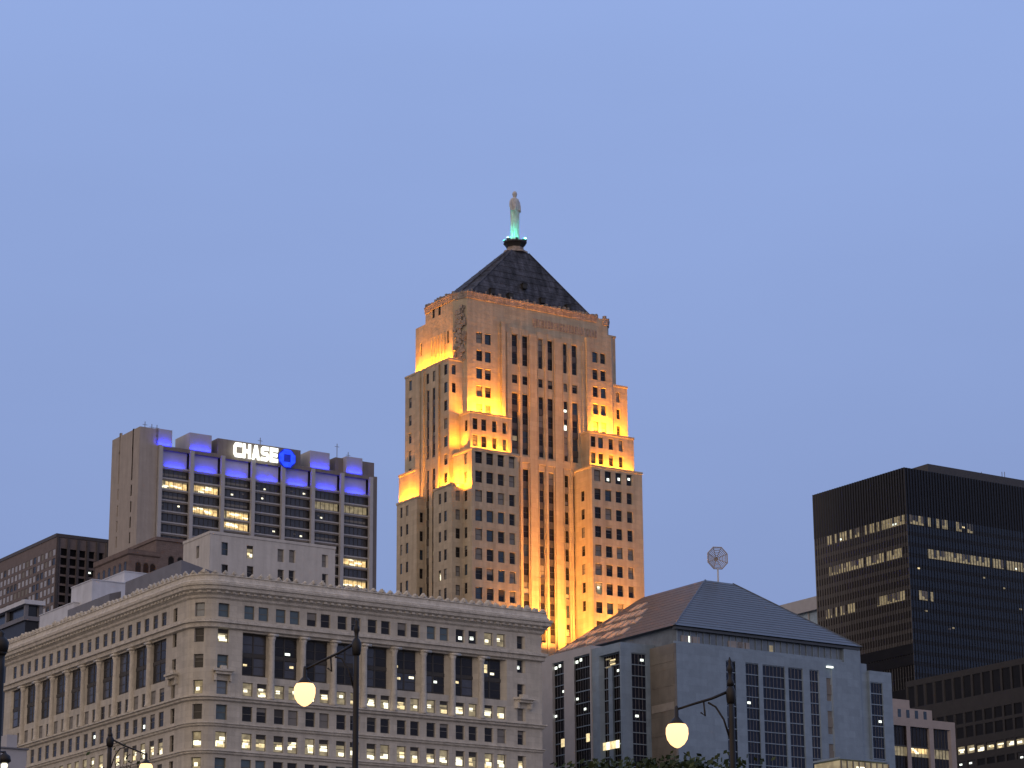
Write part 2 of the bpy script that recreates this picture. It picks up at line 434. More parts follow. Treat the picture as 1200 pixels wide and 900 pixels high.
for i in range(10):
    c = sL(v0_ + (v9_ - v0_) * i / 9)
    for sgn in (-1, 1):
        x = c + sgn * 1.45
        for row in ('attic', 'small', 'mid', 'lit', 'low', 'low2', 'low3'):
            k = 'dark'
            if row == 'small': k = 'blind' if rnd.random() < .6 else 'dark'
            if row == 'mid' and i in (1, 4): k = 'spark' if sgn > 0 else 'dark'
            if row == 'lit': k = 'lit' if i < 4 else 'litdim'
            wadd(x - .80, x + .80, row, k, .18)
    big.append((c - 2.45, c + 2.45, rz_['colon'][0], rz_['colon'][1], .35))
zroof = zW(690)
ribbon(W.wall, WP, 0, WP.s[-1], 0, zroof, ops + big, 'cream terracotta')
W.wall.face([(p[0], p[1], zroof) for p in WP.p[:-1]], 'grey metal')
W.fill(WP, ops, lambda i, o: kinds[o])
for i, (a, b, c, d, dep) in enumerate(big):          # the tall two-storey bays between the columns
    mb = MB(); h = d - c
    pq(mb, WP, a, b, c, d, -dep, 'dark window frame')
    for zz0, zz1 in ((c + .35, c + h * .43), (c + h * .55, d - .35)):
        for x0, x1 in ((a + .18, (a + b) / 2 - .12), ((a + b) / 2 + .12, b - .18)):
            pq(mb, WP, x0, x1, zz0, zz1, -dep + .03, rnd.choice(['dark glass', 'dark glass', 'grey glass']))
            pbox(mb, WP, x0, x1, (zz0 + zz1) / 2 - .04, (zz0 + zz1) / 2 + .04, -dep + .03, -dep + .08, 'dark window frame')
            if i in (0, 5, 6, 7, 8, 1) and rnd.random() < .33:
                xx = rnd.uniform(x0, x1 - .9); zq = rnd.uniform(zz0, zz1 - .5)
                pq(mb, WP, xx, xx + rnd.uniform(.5, .9), zq, zq + .35, -dep + .045, rnd.choice(['lit bright', 'lit spark', 'lit warm']))
    if i == 8: pq(mb, WP, a + .3, a + 1.8, d - 2.2, d - .9, -dep + .05, 'lit warm')
    pbox(mb, WP, (a + b) / 2 - .12, (a + b) / 2 + .12, c, d, -dep, -dep + .10, 'dark window frame')
    pbox(mb, WP, a, b, c + h * .45, c + h * .53, -dep, -dep + .07, 'dark window frame')
    W.add(mb, 500, 'bay_window')
# columns between the bays
def column(path, sc, z0, z1, R=.62):
    mb = MB()
    p = path.at(sc, .02, 0)[:2]
    mb.lathe([(R * 1.25, z0), (R * 1.25, z0 + .3), (R * 1.02, z0 + .5), (R, z0 + 2), (R * .92, z1 - 1.1), (R * .95, z1 - 1.0), (R * 1.05, z1 - .8), (R * 1.3, z1 - .35)], 'cream moulding', 16, p)
    pbox(mb, path, sc - R * 1.4, sc + R * 1.4, z1 - .35, z1, -.1, R * 1.4, 'cream moulding')
    return mb
zb0, zb1 = rz_['small'][0] - .3, zc[1] + .1
for side in (big[:9], big[9:]):
    ss = sorted(side)
    for a, b in zip(ss, ss[1:]):
        column(WP, (a[1] + b[0]) / 2, zb0, zb1, .5).build('column', W.root, True)
# cornice, belts and cresting
cor = MB()
zz = lambda y: zW(y)
sweep(cor, WP, [(0, zz(707)), (.25, zz(705)), (.3, zz(702.5)), (.65, zz(700)), (.7, zz(698.5)), (1.1, zz(696.5)), (1.15, zz(693)), (1.32, zz(692)), (1.35, zz(689.5)), (.8, zz(688)), (0, zz(687.5))], 'cream moulding')
for k in range(int((sR(WU) - 1) / 1.15)):              # modillions under the shelf
    q = .6 + k * 1.15; pbox(cor, WP, q, q + .5, zz(700.0), zz(697.6), .2, .85, 'cream moulding')
cor.build('cornice', W.root)
par = MB()
sweep(par, WP, [(.85, zz(688.5)), (.9, zz(687)), (.7, zz(685)), (.55, zz(680.5)), (.7, zz(679.5)), (.65, zz(678.5)), (.1, zz(678.3)), (.1, zz(688))], 'cream moulding')
par.build('parapet', W.root)
def antefix(path, q, z, s=1.):
    mb = MB(); pts = [(-1.1, 0), (-1.0, .35), (-.62, .42), (-.55, .7), (-.3, .78), (-.2, 1.05), (0, 1.22), (.2, 1.05), (.3, .78), (.55, .7), (.62, .42), (1.0, .35), (1.1, 0)]
    f = [path.at(q + x * s, .65, z + y * s) for x, y in pts]; b = [path.at(q + x * s, .35, z + y * s) for x, y in pts]
    n = len(pts)
    mb.add(f + b, [tuple(range(n)), tuple(range(2 * n - 1, n - 1, -1))] + [(i, i + n, i + n + 1, i + 1) for i in range(n - 1)], 'cream moulding')
    pbox(mb, path, q - .3 * s, q + .3 * s, z + .1, z + .75 * s, .6, .82, 'cream moulding')
    return mb
na = 88
for k in range(na + 1):
    antefix(WP, .8 + k * (sR(WU) - 1.4) / na, zz(678.4), rnd.choice([.38, .5, .62]) * rnd.uniform(.85, 1.15)).build('antefix', W.root)
belt = lambda y0, y1, out: sweep(bm_, WP, [(0, zz(y1 + 1.5)), (out * .55, zz(y1)), (out * .6, zz((y0 + y1) / 2)), (out, zz((y0 + y1) / 2 - .8)), (out, zz(y0)), (0, zz(y0 - .8))], 'cream moulding')
for y0, y1, out in ((730.5, 739.5, .75), (819.5, 824, .6), (850.5, 854, .4), (882.5, 886, .4), (912, 915, .4), (941, 944, .4)):
    bm_ = MB(); belt(y0, y1, out); bm_.build('belt_course', W.root)
for q in (uR(262, 740), uR(610.5, 750), vL(205.6, 740)):  # carved hoods on brackets over the pavilion windows
    mb = MB(); z1 = rz_['c2'][0] - .15
    pbox(mb, WP, q - 1.5, q + 1.5, z1 - .35, z1 - .05, 0, .95, 'cream moulding')
    pbox(mb, WP, q - 1.2, q + 1.2, z1 - .75, z1 - .35, 0, .65, 'cream moulding')
    pbox(mb, WP, q - .45, q + .45, z1 - .05, z1 + .5, 0, .5, 'cream moulding')
    for s_ in (-1, 1): pbox(mb, WP, q + s_ * 1.2 - .16, q + s_ * 1.2 + .16, z1 - 1.7, z1 - .75, 0, .45, 'cream moulding')
    mb.build('window_hood', W.root)
W.finish()

# things standing on its roof, towards the left
def roofbox(name, label, x0, x1, ytop, ybot, u0, u1, m, slope=0, cat='rooftop unit'):
    v1 = WF.L(x0, ytop, u0)[0]; v0 = WF.L(x1, ytop, u0)[0]
    z1 = WF.L((x0 + x1) / 2, ytop, u0)[1]
    t = thing(name, label, cat, tuple(WF.o + WF.a * (u0 + u1) / 2 + WF.b * (v0 + v1) / 2) + (zroof,), YAW)
    du, dv, h = (u1 - u0) / 2, (v1 - v0) / 2, z1 - zroof
    mb = MB()
    mb.add([(-du, -dv, .0), (du, -dv, 0), (du, dv, 0), (-du, dv, 0), (-du, -dv, h - slope), (du, -dv, h), (du, dv, h), (-du, dv, h - slope)],
           [(0, 3, 2, 1), (4, 5, 6, 7), (0, 1, 5, 4), (1, 2, 6, 5), (2, 3, 7, 6), (3, 0, 4, 7)], m)
    mb.build('casing', t)
    m2 = MB(); m2.box(-du - .1, du + .1, -dv - .1, dv + .1, h + .01, h + .16, m)
    if not slope: m2.build('lid', t)
    for k in range(4):
        m3 = MB(); y = -dv + (k + .5) * dv / 2
        for j in range(4): m3.box(-du - .06, -du - .005, y - dv * .18, y + dv * .18, h * .25 + j * .3, h * .25 + j * .3 + .16, 'grey metal')
        m3.build('louvre', t)
    return t
roofbox('rooftop_enclosure', 'pale grey screened rooftop enclosure behind the cornice, above the duct', 84, 108, 684.5, 700, 7, 15, 'pale metal')
roofbox('rooftop_enclosure', 'bluish white rooftop enclosure with stepped top beside the dark sloping roof', 109, 146, 677.5, 700, 15, 22, 'pale metal')
roofbox('rooftop_enclosure', 'long low white rooftop wall at the left end of the cream block', 47, 86, 714, 730, 6, 10, 'pale metal')
roofbox('rooftop_duct', 'dark grey air duct lying on the cream roof before the pale enclosures', 80, 128, 701, 712, 4, 6, 'grey metal', .6, 'duct')
roofbox('rooftop_shed', 'grey metal shed with sloping roof behind the rounded corner of the cream block', 147, 212, 681, 690, 7, 14, 'grey metal', -1.6, 'shed')

# ================================================================== the floodlit stone tower
TF = Frame(540, 345, 480)
T = Bld('skyscraper', 'floodlit limestone skyscraper with stepped shoulders and dark pyramid roof', TF, 'skyscraper')
U, V = 38.0, 18.2
ST = 'limestone'
zT = lambda y, x=600, v=0: TF.R(x, y, v)[1]
z_eave = TF.R(543, 339)[1] - .3; z_mid = TF.R(712, 375)[1]; z_body = TF.L(486, 386)[1]; U3, V3 = 34.0, 12.3; U2, V2 = 36.8, 14.6
U = 37.6
z_podium = zT(752)
def opens(path_s, cols, zs, wd, h, dep=.45):
    return [(path_s(c) - wd / 2, path_s(c) + wd / 2, z - h / 2, z + h / 2, dep) for z in zs for c in cols]
def tblock(u0, u1, v0, v1, z0, z1, fronts=(), lefts=(), cap='cream moulding', bandm=True, kinds_=None, rail=True, poly=None):
    """block of the tower. fronts: (u, z, w, h[, kind]) windows on the right-hand front, lefts: (v, z, w, h[, kind])"""
    P = poly or rect(u0, u1, v0, v1)
    L_ = v1 - v0
    op, kd = [], {}
    for it in fronts:
        s_ = (L_ if not poly else poly.front0) + it[0] - (u0 if not poly else poly.fu0); o = (s_ - it[2] / 2, s_ + it[2] / 2, it[1] - it[3] / 2, it[1] + it[3] / 2, .32)
        if o[2] > z0 and o[3] < z1 - .2: op.append(o); kd[o] = it[4] if len(it) > 4 else None
    for it in lefts:
        s_ = v1 - it[0]; o = (s_ - it[2] / 2, s_ + it[2] / 2, it[1] - it[3] / 2, it[1] + it[3] / 2, .2)
        if o[2] > z0 and o[3] < z1 - .2: op.append(o); kd[o] = it[4] if len(it) > 4 else None
    ribbon(T.wall, P, 0, P.s[-1], z0, z1, op, ST)
    T.wall.face([(p[0], p[1], z1 - (.9 if bandm else 0)) for p in P.p[:-1]], ST)
    if bandm:
        sweep(T.wall, P, [(0.0, z1 - .9), (-.35, z1 - .9), (-.35, z1), (.12, z1 + .02), (.12, z1 - .35), (0, z1 - .5)], ST)
    def kf(i, o):
        k = kd[o]
        if k: return k
        return rnd.choices(['dark', 'blind', 'bglass', 'litdim'], [.58, .20, .205, .015])[0]
    for o in op:
        k = kf(0, o)
        if k == 'strip': T.add(strip(P, o), (o[1] - o[0]) * (o[3] - o[2]), 'window_strip')
        elif k == 'strip_glint': T.add(strip(P, o, .35), (o[1] - o[0]) * (o[3] - o[2]), 'window_strip')
        else: T.add(win(P, o[0], o[1], o[2], o[3], o[4], k, frame='dark bronze frame', rail=rail), (o[1] - o[0]) * (o[3] - o[2]) * (4 if z1 > 100 else 1) + rnd.random())
    return P
FLOOR = 3.78
def strip(P, o, sparkle=.04):
    """continuous window strip: glass and dark spandrels floor by floor"""
    a, b, c, d, dep = o; mb = MB(); z = d
    pq(mb, P, a, b, c, d, -dep, 'spandrel metal')
    while z > c + .6:
        z0 = max(c, z - 2.45)
        k = 'dark glass'
        if rnd.random() < .12: k = 'blue glass'
        if rnd.random() < .10: k = 'blind'
        pq(mb, P, a + .08, b - .08, z0, z - .1, -dep + .03, k)
        if rnd.random() < sparkle: pq(mb, P, a + .15, b - .2, z0 + .2, z0 + rnd.uniform(.7, 1.5), -dep + .05, rnd.choice(['lit dim', 'blind', 'lit dim', 'lit spark']))
        pbox(mb, P, a, b, z0 + 1.15, z0 + 1.23, -dep + .03, -dep + .08, 'dark window frame')
        pbox(mb, P, a, b, z0 - 1.25, z0, -dep, -dep + .15, 'grey spandrel' if sparkle > .1 else 'spandrel metal')
        z -= FLOOR
    return mb
def fw(cols, ys, yx, v, wd=1.15, h=2.1, kind=None, pitch=None, n=None):
    out = []
    us = [TF.R(x, y_, v)[0] for x, y_ in cols]
    z0 = TF.R(yx, ys, v)[1]
    for k in range(n):
        for u in us:
            out.append((u, z0 - k * pitch, wd, h, kind))
    return out
def lw(cols, ys, yx, uo, wd=1.15, h=2.1, kind=None, pitch=None, n=None):
    vs = [TF.L(x, y_, uo)[0] for x, y_ in cols]; z0 = TF.L(yx, ys, uo)[1]
    return [(v, z0 - k * pitch, wd, h, kind) for k in range(n) for v in vs]
# core with clipped near and far corners
cp_ = [(0, V - 2.6), (0, 3.0), (1.5, 0), (U - 1.5, 0), (U, 1.5), (U, V), (3, V), (0, V - 2.6)]
CP = Path(cp_, True); CP.front0 = CP.s[2]; CP.fu0 = 1.5
core_f = []
core_f += fw([(561.5, 400), (571.6, 400)], 396, 561.5, 0, 1.35, 2.2, None, 3.66, 6)
core_f += [(TF.R(566, 360)[0], TF.R(566, 360)[1], 1.3, 2.2, 'blind')]
core_f += fw([(697.3, 420), (706.6, 420)], 418.8, 697.3, 0, 1.35, 2.2, None, 3.66, 6)
core_f += [(TF.R(701.5, 387)[0], TF.R(701.5, 387)[1], 1.7, 2.6, 'black')]
us6 = [TF.R(x, y)[0] for x, y in ((603, 408), (615, 411), (632.5, 415), (644.5, 418), (661.5, 422), (673.3, 425))]
us6 = [us6[0] + (us6[-1] - us6[0]) * q for q in (0, .172, .42, .592, .83, 1.0)]
zt = [TF.R(615, y)[1] for y in (394, 429, 441, 451, 462, 533, 548, 752)]
for i, u in enumerate(us6):
    kd = 'strip_glint' if i == 4 else 'strip'  # fifth strip: glimmering reflection painted as glowing and pale panes
    core_f.append((u, (zt[0] + zt[1]) / 2, 1.3, zt[0] - zt[1], 'strip'))
    core_f.append((u, (zt[2] + zt[3]) / 2, 1.3, zt[2] - zt[3], 'dark' if i != 4 else 'blind'))
    core_f.append((u, (zt[4] + zt[5]) / 2, 1.45, zt[4] - zt[5], kd))
    core_f.append((u, (zt[6] + zt[7]) / 2, 1.45, zt[6] - zt[7] - .5, kd))
# left-hand side of the core top (openings measured on the plane u=0); path s = (V-2.6) - v
core_l = [(TF.L(508, 367)[0], TF.L(508, 367)[1], .9, 2.1, 'black'), (TF.L(515, 364)[0], TF.L(508, 367)[1], .9, 2.1, 'black'),
          (TF.L(525, 395)[0], TF.L(525, 395)[1], .55, 2.6, 'dark'), (TF.L(493.5, 408)[0], TF.L(525, 395)[1], .55, 2.6, 'dark')]
core_l = [(v + 2.6, *q) for v, *q in core_l]
z_strip_top = 0
def core_poly(u, v, c):
    P = Path([(0, v - c), (0, 3.0), (1.5, 0), (u - c, 0), (u, c), (u, v), (c, v), (0, v - c)], True); P.front0 = P.s[2]; P.fu0 = 1.5
    return P
CPb, CPm, CPt = core_poly(U, V, 1.0), core_poly(U2, V2, 1.2), core_poly(U3, V3, 1.2)
def cl_(P, top_v): return [(v - 2.6 + V - top_v, *q) for v, *q in core_l]
def core_stage(P, vend, z0, z1):
    lst = []
    for v, *q in core_l: lst.append(((v - 2.6) + (V - vend), *q))
    tblock(0, 0, 0, vend, z0, z1, core_f, lst, bandm=False, poly=P)
def tb(P, vc, z0, z1):
    tblock(0, 0, 0, vc, z0, z1, core_f, [(v - 2.6, *q) for v, *q in core_l], bandm=False, poly=P)
tb(CPb, V - 1.0, 0, z_body); tb(CPm, V2 - 1.2, z_body, z_mid); tb(CPt, V3 - 1.2, z_mid, z_eave)
CP = CPb

# fluting: slender piers between the paired strips, and pilasters at the bay edges
piers = MB()
cor_s = lambda u: CP.front0 + u - 1.5
for a, b in zip(us6, us6[1:]):
    mid = cor_s((a + b) / 2); wdt = .22 if b - a < 3 else .9
    pbox(piers, CP, mid - wdt, mid + wdt, z_podium - 2, zt[0] - 1 if b - a < 3 else zt[0] + .6, -.05, .28, ST)
    if b - a > 3:
        for s_ in (-1, 1): pbox(piers, CP, mid + s_ * (wdt + .3) - .1, mid + s_ * (wdt + .3) + .1, z_podium - 2, zt[0] + .3, -.05, .14, ST)
for u in (9.9, 30.3):
    pbox(piers, CP, cor_s(u) - .45, cor_s(u) + .45, z_podium - 2, z_eave - 5.0, -.05, .55, ST)
    pbox(piers, CP, cor_s(u) - .95, cor_s(u) - .6, z_podium - 2, z_eave - 6.2, -.05, .25, ST)
for u in (11.1, 29.3): pbox(piers, CP, cor_s(u) - .25, cor_s(u) + .25, z_podium - 2, zt[0] + .2, -.05, .2, ST)
piers.build('piers', T.root)
for i, u in enumerate(us6):
    mb = MB(); pbox(mb, CP, cor_s(u) - .75, cor_s(u) + .75, zt[0] + .02, zt[0] + 1.3, -.05, .12, ST); mb.build('lintel', T.root)
lint = MB()
pbox(lint, CP, cor_s(12), cor_s(28.6), zt[5] - 1.6, zt[5] - .4, -.05, .2, ST)
lint.build('belt_course', T.root)
# crown: carved frieze, parapet cresting
for P_, zt_c, qe in ((CPt, z_eave, CPt.s[5]), (CPm, z_mid, CPm.s[0])):
    fz = MB()
    if P_ is CPt: rngs = [(0, P_.s[-1])]
    else: rngs = [(0, V2 - V3 - .1), (P_.s[2] + U3 - 1.0, P_.s[5])]
    for q0, q1 in rngs:
        sweep(fz, P_, [(.02, zt_c - 1.3), (.14, zt_c - 1.25), (.2, zt_c - .5), (.3, zt_c + .1), (-.4, zt_c + .12), (-.4, zt_c - 1)], 'carved limestone', q0, q1)
        q = q0 + .3
        while q < min(q1, P_.s[5]) - .5:
            pbox(fz, P_, q, q + rnd.uniform(.3, .6), zt_c + .1, zt_c + rnd.uniform(.2, .75), -.3, .25, 'carved limestone'); q += rnd.uniform(.7, 1.5)
    fz.build('carved_frieze', T.root)
fz = MB()
for k in range(26):
    q = CP.front0 + 9.6 + k * .73; pbox(fz, CPt, q, q + .4, z_eave - 4.6, z_eave - 3.0, .0, .12, 'carved limestone')
fz.build('carved_frieze', T.root)
CP = CPb
orn = MB()                                            # carved figure group on the clipped corner
sm = (CP.s[1] + CP.s[2]) / 2
for k in range(60):
    a = sm + rnd.uniform(-1.15, 1.15); z = z_eave - 3 - rnd.random() * 11; s_ = rnd.uniform(.18, .42)
    pbox(orn, CP, a - s_, a + s_, z - s_ * 1.4, z + s_ * 1.4, -.05, rnd.uniform(.15, .55), 'carved limestone')
for k in range(7): pbox(orn, CP, sm - .35 - .1 * (k % 2), sm + .35 + .1 * (k % 2), z_eave - 4.6 - k * 1.0, z_eave - 3.7 - k * 1.0, 0, .75 - .08 * k, 'carved limestone')
orn.build('corner_carving', T.root)
for s0_, u in ((-1, 0),):                              # low shoulders beside the far eave
    mb = MB()
tblock(U - 3, TF.R(721, 400, 2)[0], 2.0, V - 3, 0, TF.R(720, 394, 2)[1], [], [])
# vertical flutes lit on the upper left side
fl_ = MB()
for k in range(5):
    v = 6.0 + k * 1.25; q = V - 1.0 - v
    pbox(fl_, CP, q - .16, q + .16, TF.L(515, 425)[1], TF.L(515, 392)[1], -.02, .2, ST)
fl_.build('flutes', T.root)

# left-hand shoulders
ul2 = -2.2
L2z = TF.L(484, 438, ul2)[1]
P2 = lw([(480.7, 460), ], 452, 480.7, ul2, 1.15, 2.1, None, 3.66, 8)
P2 += lw([(522.5, 445), ], 433, 522.5, ul2, 1.15, 2.1, None, 3.66, 7)
P2 += lw([(501.2, 450), (508.6, 450)], 441, 508, ul2, 1.0, 2.1, None, 3.66, 1)
for x in (501.4, 508.4):
    v = TF.L(x, 500, ul2)[0]; za, zb = TF.L(x, 456, ul2)[1], TF.L(x, 538, ul2)[1]
    za = TF.L(505, 456, ul2)[1]; zb = TF.L(505, 537, ul2)[1]; zc_ = TF.L(505, 547, ul2)[1]
    P2.append((v, (za + zb) / 2, 1.0, za - zb, 'strip')); P2.append((v, (zc_ + z_podium) / 2, 1.0, zc_ - z_podium - 1, 'strip'))
vL2a = 0.9; vL2b = TF.L(475, 445, ul2)[0]
P2f = [(-1.1, TF.R(542, y, .9)[1], .9, 2.0, None) for y in (435, 456)]
tblock(ul2, 3, vL2a, vL2b, 0, L2z, P2f, P2)
mb = MB(); PP = rect(ul2, 3, vL2a, vL2b)
for x, wd in ((491.5, .8), (514, .35), (497, .3)):
    q = vL2b - TF.L(x, 500, ul2)[0]; pbox(mb, PP, q - wd, q + wd, z_podium, L2z - .6, -.03, .4, ST)
mb.build('buttress', T.root)
uB = -3.9; uA = -4.2; uA2 = -2.5
A_z = TF.L(476, 586, uA)[1]; B_z = TF.L(515, 571, uB)[1]
vB0, vB1 = -2.9, TF.L(508, 600, uB)[0]
vA0, vA1 = TF.L(488.5, 600, uA)[0], TF.L(465, 600, uA)[0]
Bl = lw([(515.3, 600), (521.9, 600)], 584, 518, uB, .95, 2.1, None, 3.78, 10)
for i, it in enumerate(Bl):
    if i == 8: Bl[i] = (*it[:4], 'lit')
tblock(uB, 3, vB0, vB1, 0, B_z, [(-2.6, TF.R(537, 581 + 22.1 * k, -2.9)[1], .95, 2.0, None) for k in range(8)], Bl)
tblock(uA, 3, vA0, vA1, 0, A_z, [(-3.2, TF.R(491, 606 + 22 * k, vA0)[1], .7, 2.0, None) for k in range(7)],
       lw([(470, 620), (477, 620)], 600, 473, uA, .95, 2.1, None, 3.78, 9))
tblock(uA2, 2, TF.L(490, 570, uA2)[0], TF.L(467.5, 570, uA2)[0], 0, TF.L(478, 553, uA2)[1], [],
       lw([(482, 570)], 557, 482, uA2, 1.1, 2.1, None, 3.78, 1))
# front left shoulders: tall one, then the broader low one
F2z = TF.R(589, 487, -3)[1]
tblock(.2, 9.8, -3, 2, 0, F2z, fw([(556.5, 500), (567, 500), (579.7, 500), (591.7, 500)], 498, 567, -3, 1.15, 2.3, None, 3.4, 2),
       [(-1.6, TF.L(543, 500, .2)[1], .9, 2.2, None)])
F1z = TF.R(560, 525, -6)[1]
tblock(-1.3, 9.5, -6, 1.5, 0, F1z, fw([(560.7, 560), (574, 561), (587.3, 562), (600.5, 563)], 538, 574, -6, 1.55, 2.3, None, 3.8, 11),
       [(-3.8, TF.L(547.5, 537 + 21.7 * k, -1.3)[1], .95, 2.1, None) for k in range(9)])
# front right shoulders
G2z = TF.R(712, 508, -3)[1]
tblock(28.6, 39.6, -3, 2, 0, G2z, fw([(694.8, 518), (703.8, 518), (716, 520), (727.6, 521)], 518, 700, -3, 1.15, 2.3, None, 3.4, 2))
G1z = TF.R(700, 545.5, -6)[1]
gw = fw([(700, 575), (712.7, 577), (725.2, 579), (738, 581)], 559, 712, -6, 1.5, 2.3, None, 3.8, 10)
for i in (1, 2, 3): gw[i] = (*gw[i][:4], 'spark')
tblock(26.9, 39.3, -6, 1.5, 0, G1z, gw, [(-2.8, TF.L(687, 580 + 21.6 * k, 26.9)[1], 1.1, 2.1, None) for k in range(7)])
# shoulders of the far right side
E1z = TF.R(730, 452, 1)[1]
tblock(36, TF.R(736, 480, 1)[0], 1.2, 14, 0, E1z, [(TF.R(724.5, 470, 1.2)[0], TF.R(724.5, 466 + 19.5 * k, 1.2)[1], 1.0, 2.1, None) for k in range(3)])
tblock(36, TF.R(750.5, 600, -2)[0], -2, 13, 0, TF.R(749, 598, -2)[1])
# podium the tower rises from, hidden behind the nearer blocks
tblock(-7, 46, -13, 30, 0, z_podium - 6, [], [])
# pyramid roof
zt_top = None
cu, cv = U3 / 2 + .1, V3 / 2
def top_z():
    # height of the roof top where the ray through (603,297) passes over the centre
    p = TF.o + TF.a * cu + TF.b * cv
    lo, hi = 150, 200
    for _ in range(50):
        m_ = (lo + hi) / 2; d = np.array([p[0], p[1], m_]) - CAM; y = 450 + FPX * (d @ RY) / (d @ RZ)
        if y > 298: lo = m_
        else: hi = m_
    return lo
ztop = top_z()
rf = MB(); zb = z_eave - .6
base = [(0.3, V3 - 1.4), (.3, 3.0), (1.7, .3), (U3 - 1.4, .3), (U3 - .3, 1.4), (U3 - .3, V3 - .3), (1.4, V3 - .3)]
top_ = []
hw, hd = 2.6, 1.9
topq = [(cu - hw, cv + hd * .6), (cu - hw, cv - hd * .7), (cu - hw * .8, cv - hd), (cu + hw * .8, cv - hd), (cu + hw, cv - hd * .7), (cu + hw, cv + hd), (cu - hw * .8, cv + hd)]
n = len(base)
rf.add([(x, y, zb) for x, y in base] + [(x, y, ztop) for x, y in topq], [(i, (i + 1) % n, n + (i + 1) % n, n + i) for i in range(n)] + [tuple(range(n, 2 * n))], 'slate roof')
roof = rf.build('roof', T.root)
hip = MB()
for i in (1, 2, 3, 4):
    a = np.array([*base[i], zb]); b = np.array([*topq[i], ztop]); hip.tube([tuple(a), tuple(b)], .16, 'slate roof', 6)
for k in range(1, 9):
    t = k / 9; a = [np.array([*base[i], zb]) * (1 - t) + np.array([*topq[i], ztop]) * t for i in (0, 1, 2, 3, 4)]
    hip.tube([tuple(q) for q in a], .07, 'slate roof', 4)
hip.build('roof_ridges', roof)
for fu, t in ((.16, .12), (.32, .1), (.6, .13), (.82, .1), (.45, .33)):
    a = np.array([*base[2], zb]) * (1 - fu) + np.array([*base[3], zb]) * fu
    b = np.array([*topq[2], ztop]) * (1 - fu) + np.array([*topq[3], ztop]) * fu
    c = a * (1 - t) + b * t; mb = MB()
    mb.box(c[0] - .5, c[0] + .5, c[1] - .7, c[1] + .8, c[2] - .3, c[2] + .75, 'dark frame')
    mb.prism([(c[0] - .6, c[1] - .8), (c[0] + .6, c[1] - .8), (c[0] + .6, c[1] + .8), (c[0] - .6, c[1] + .8)], c[2] + .76, c[2] + .9, 'slate roof')
    mb.build('dormer', roof)
# pedestal
ped = MB(); zp0 = ztop
ped.lathe([(2.7, zp0), (2.6, zp0 + .4), (1.9, zp0 + .6), (1.75, zp0 + 1.3)], 'carved limestone', 8, (cu, cv))
ped.build('pedestal_base', T.root)
ped = MB(); zp = zp0 + 1.28
ped.lathe([(1.75, zp), (1.9, zp + .3), (2.2, zp + .75), (2.45, zp + .95), (2.45, zp + 1.25), (2.1, zp + 1.3)], 'dark frame', 8, (cu, cv))
for k in range(8):
    a = pi / 8 + k * pi / 4; ped.box(cu + 2.15 * cos(a) - .22, cu + 2.15 * cos(a) + .22, cv + 2.15 * sin(a) - .22, cv + 2.15 * sin(a) + .22, zp + 1.24, zp + 1.65, 'dark frame')
ped.build('pedestal', T.root)
zs = zp + 1.3
T.finish()
# floodlights (the photo's amber terrace lighting); lamps stand on the terraces and shine up the walls
AMB = (1.0, .315, .012)
tl = lambda loc, tgt, sx, p, sy=.25, col=AMB: lamp_area('terrace_light', loc, tgt, sx, sy, p, col, T.root)
def front_flood(u0, u1, z, power, v=0., out=1.1, up=2.6):
    tl(((u0 + u1) / 2, v - out, z), ((u0 + u1) / 2, v, z + up), u1 - u0, power)
def left_flood(v0, v1, z, power, u=0., out=1.1, up=2.6):
    o = lamp_area('terrace_light', (u - out, (v0 + v1) / 2, z), (u, (v0 + v1) / 2, z + up), .25, v1 - v0, power, AMB, T.root)
    # long side along v
    d = mathutils.Vector((1, 0, up / out)).normalized(); y = mathutils.Vector((0, 1, 0)); zz_ = -d; x = y.cross(zz_)
    o.rotation_euler = mathutils.Matrix((x, y, zz_)).transposed().to_euler()
front_flood(2.0, 9.2, F2z - .6, 11500, out=1.15, up=2.0)         # above the tall front shoulder
front_flood(31, 37.0, G2z - .6, 11500, out=1.15, up=2.0)
front_flood(37.2, 41, G2z - .6, 1300, v=1.2, out=1.5, up=4)
front_flood(.6, 9.4, F1z - .6, 4200, v=-3, out=1.0, up=1.8)
front_flood(29, 39.2, G1z - .6, 4600, v=-3, out=1.0, up=1.8)
left_flood(3.4, 17.0, L2z - .6, 9500, out=.95, up=1.8)
left_flood(-1.8, 4.4, B_z - .6, 5200, u=ul2, out=.95, up=1.8)
left_flood(-5.7, -3.0, B_z - .6, 1100, u=-1.3, out=1.4, up=2.2)
left_flood(TF.L(489, 580, uA2)[0] + .3, TF.L(469, 580, uA2)[0] - .3, A_z - .6, 5200, u=uA2, out=1.1, up=2.0)
tl((-1.1, -1.4, B_z + 8.5), (-1.1, .9, B_z + 15), 1.6, 900)
# wash from the podium roof up the front
for u, v, p in ((7.0, -8.5, 800), (8.8, -8.3, 1300), (14.6, -4.5, 3600), (19, -4.5, 4600), (23.5, -4.5, 4200), (26, -7.5, 1700), (30, -9.2, 2600), (35, -9.2, 2600)):
    o = lamp_area('podium_light', (u, v, z_podium - 5), (u, v * .45, z_podium + 14), 2.2, .5, p * .95, (1.0, .36, .05), T.root, spread=radians(80))

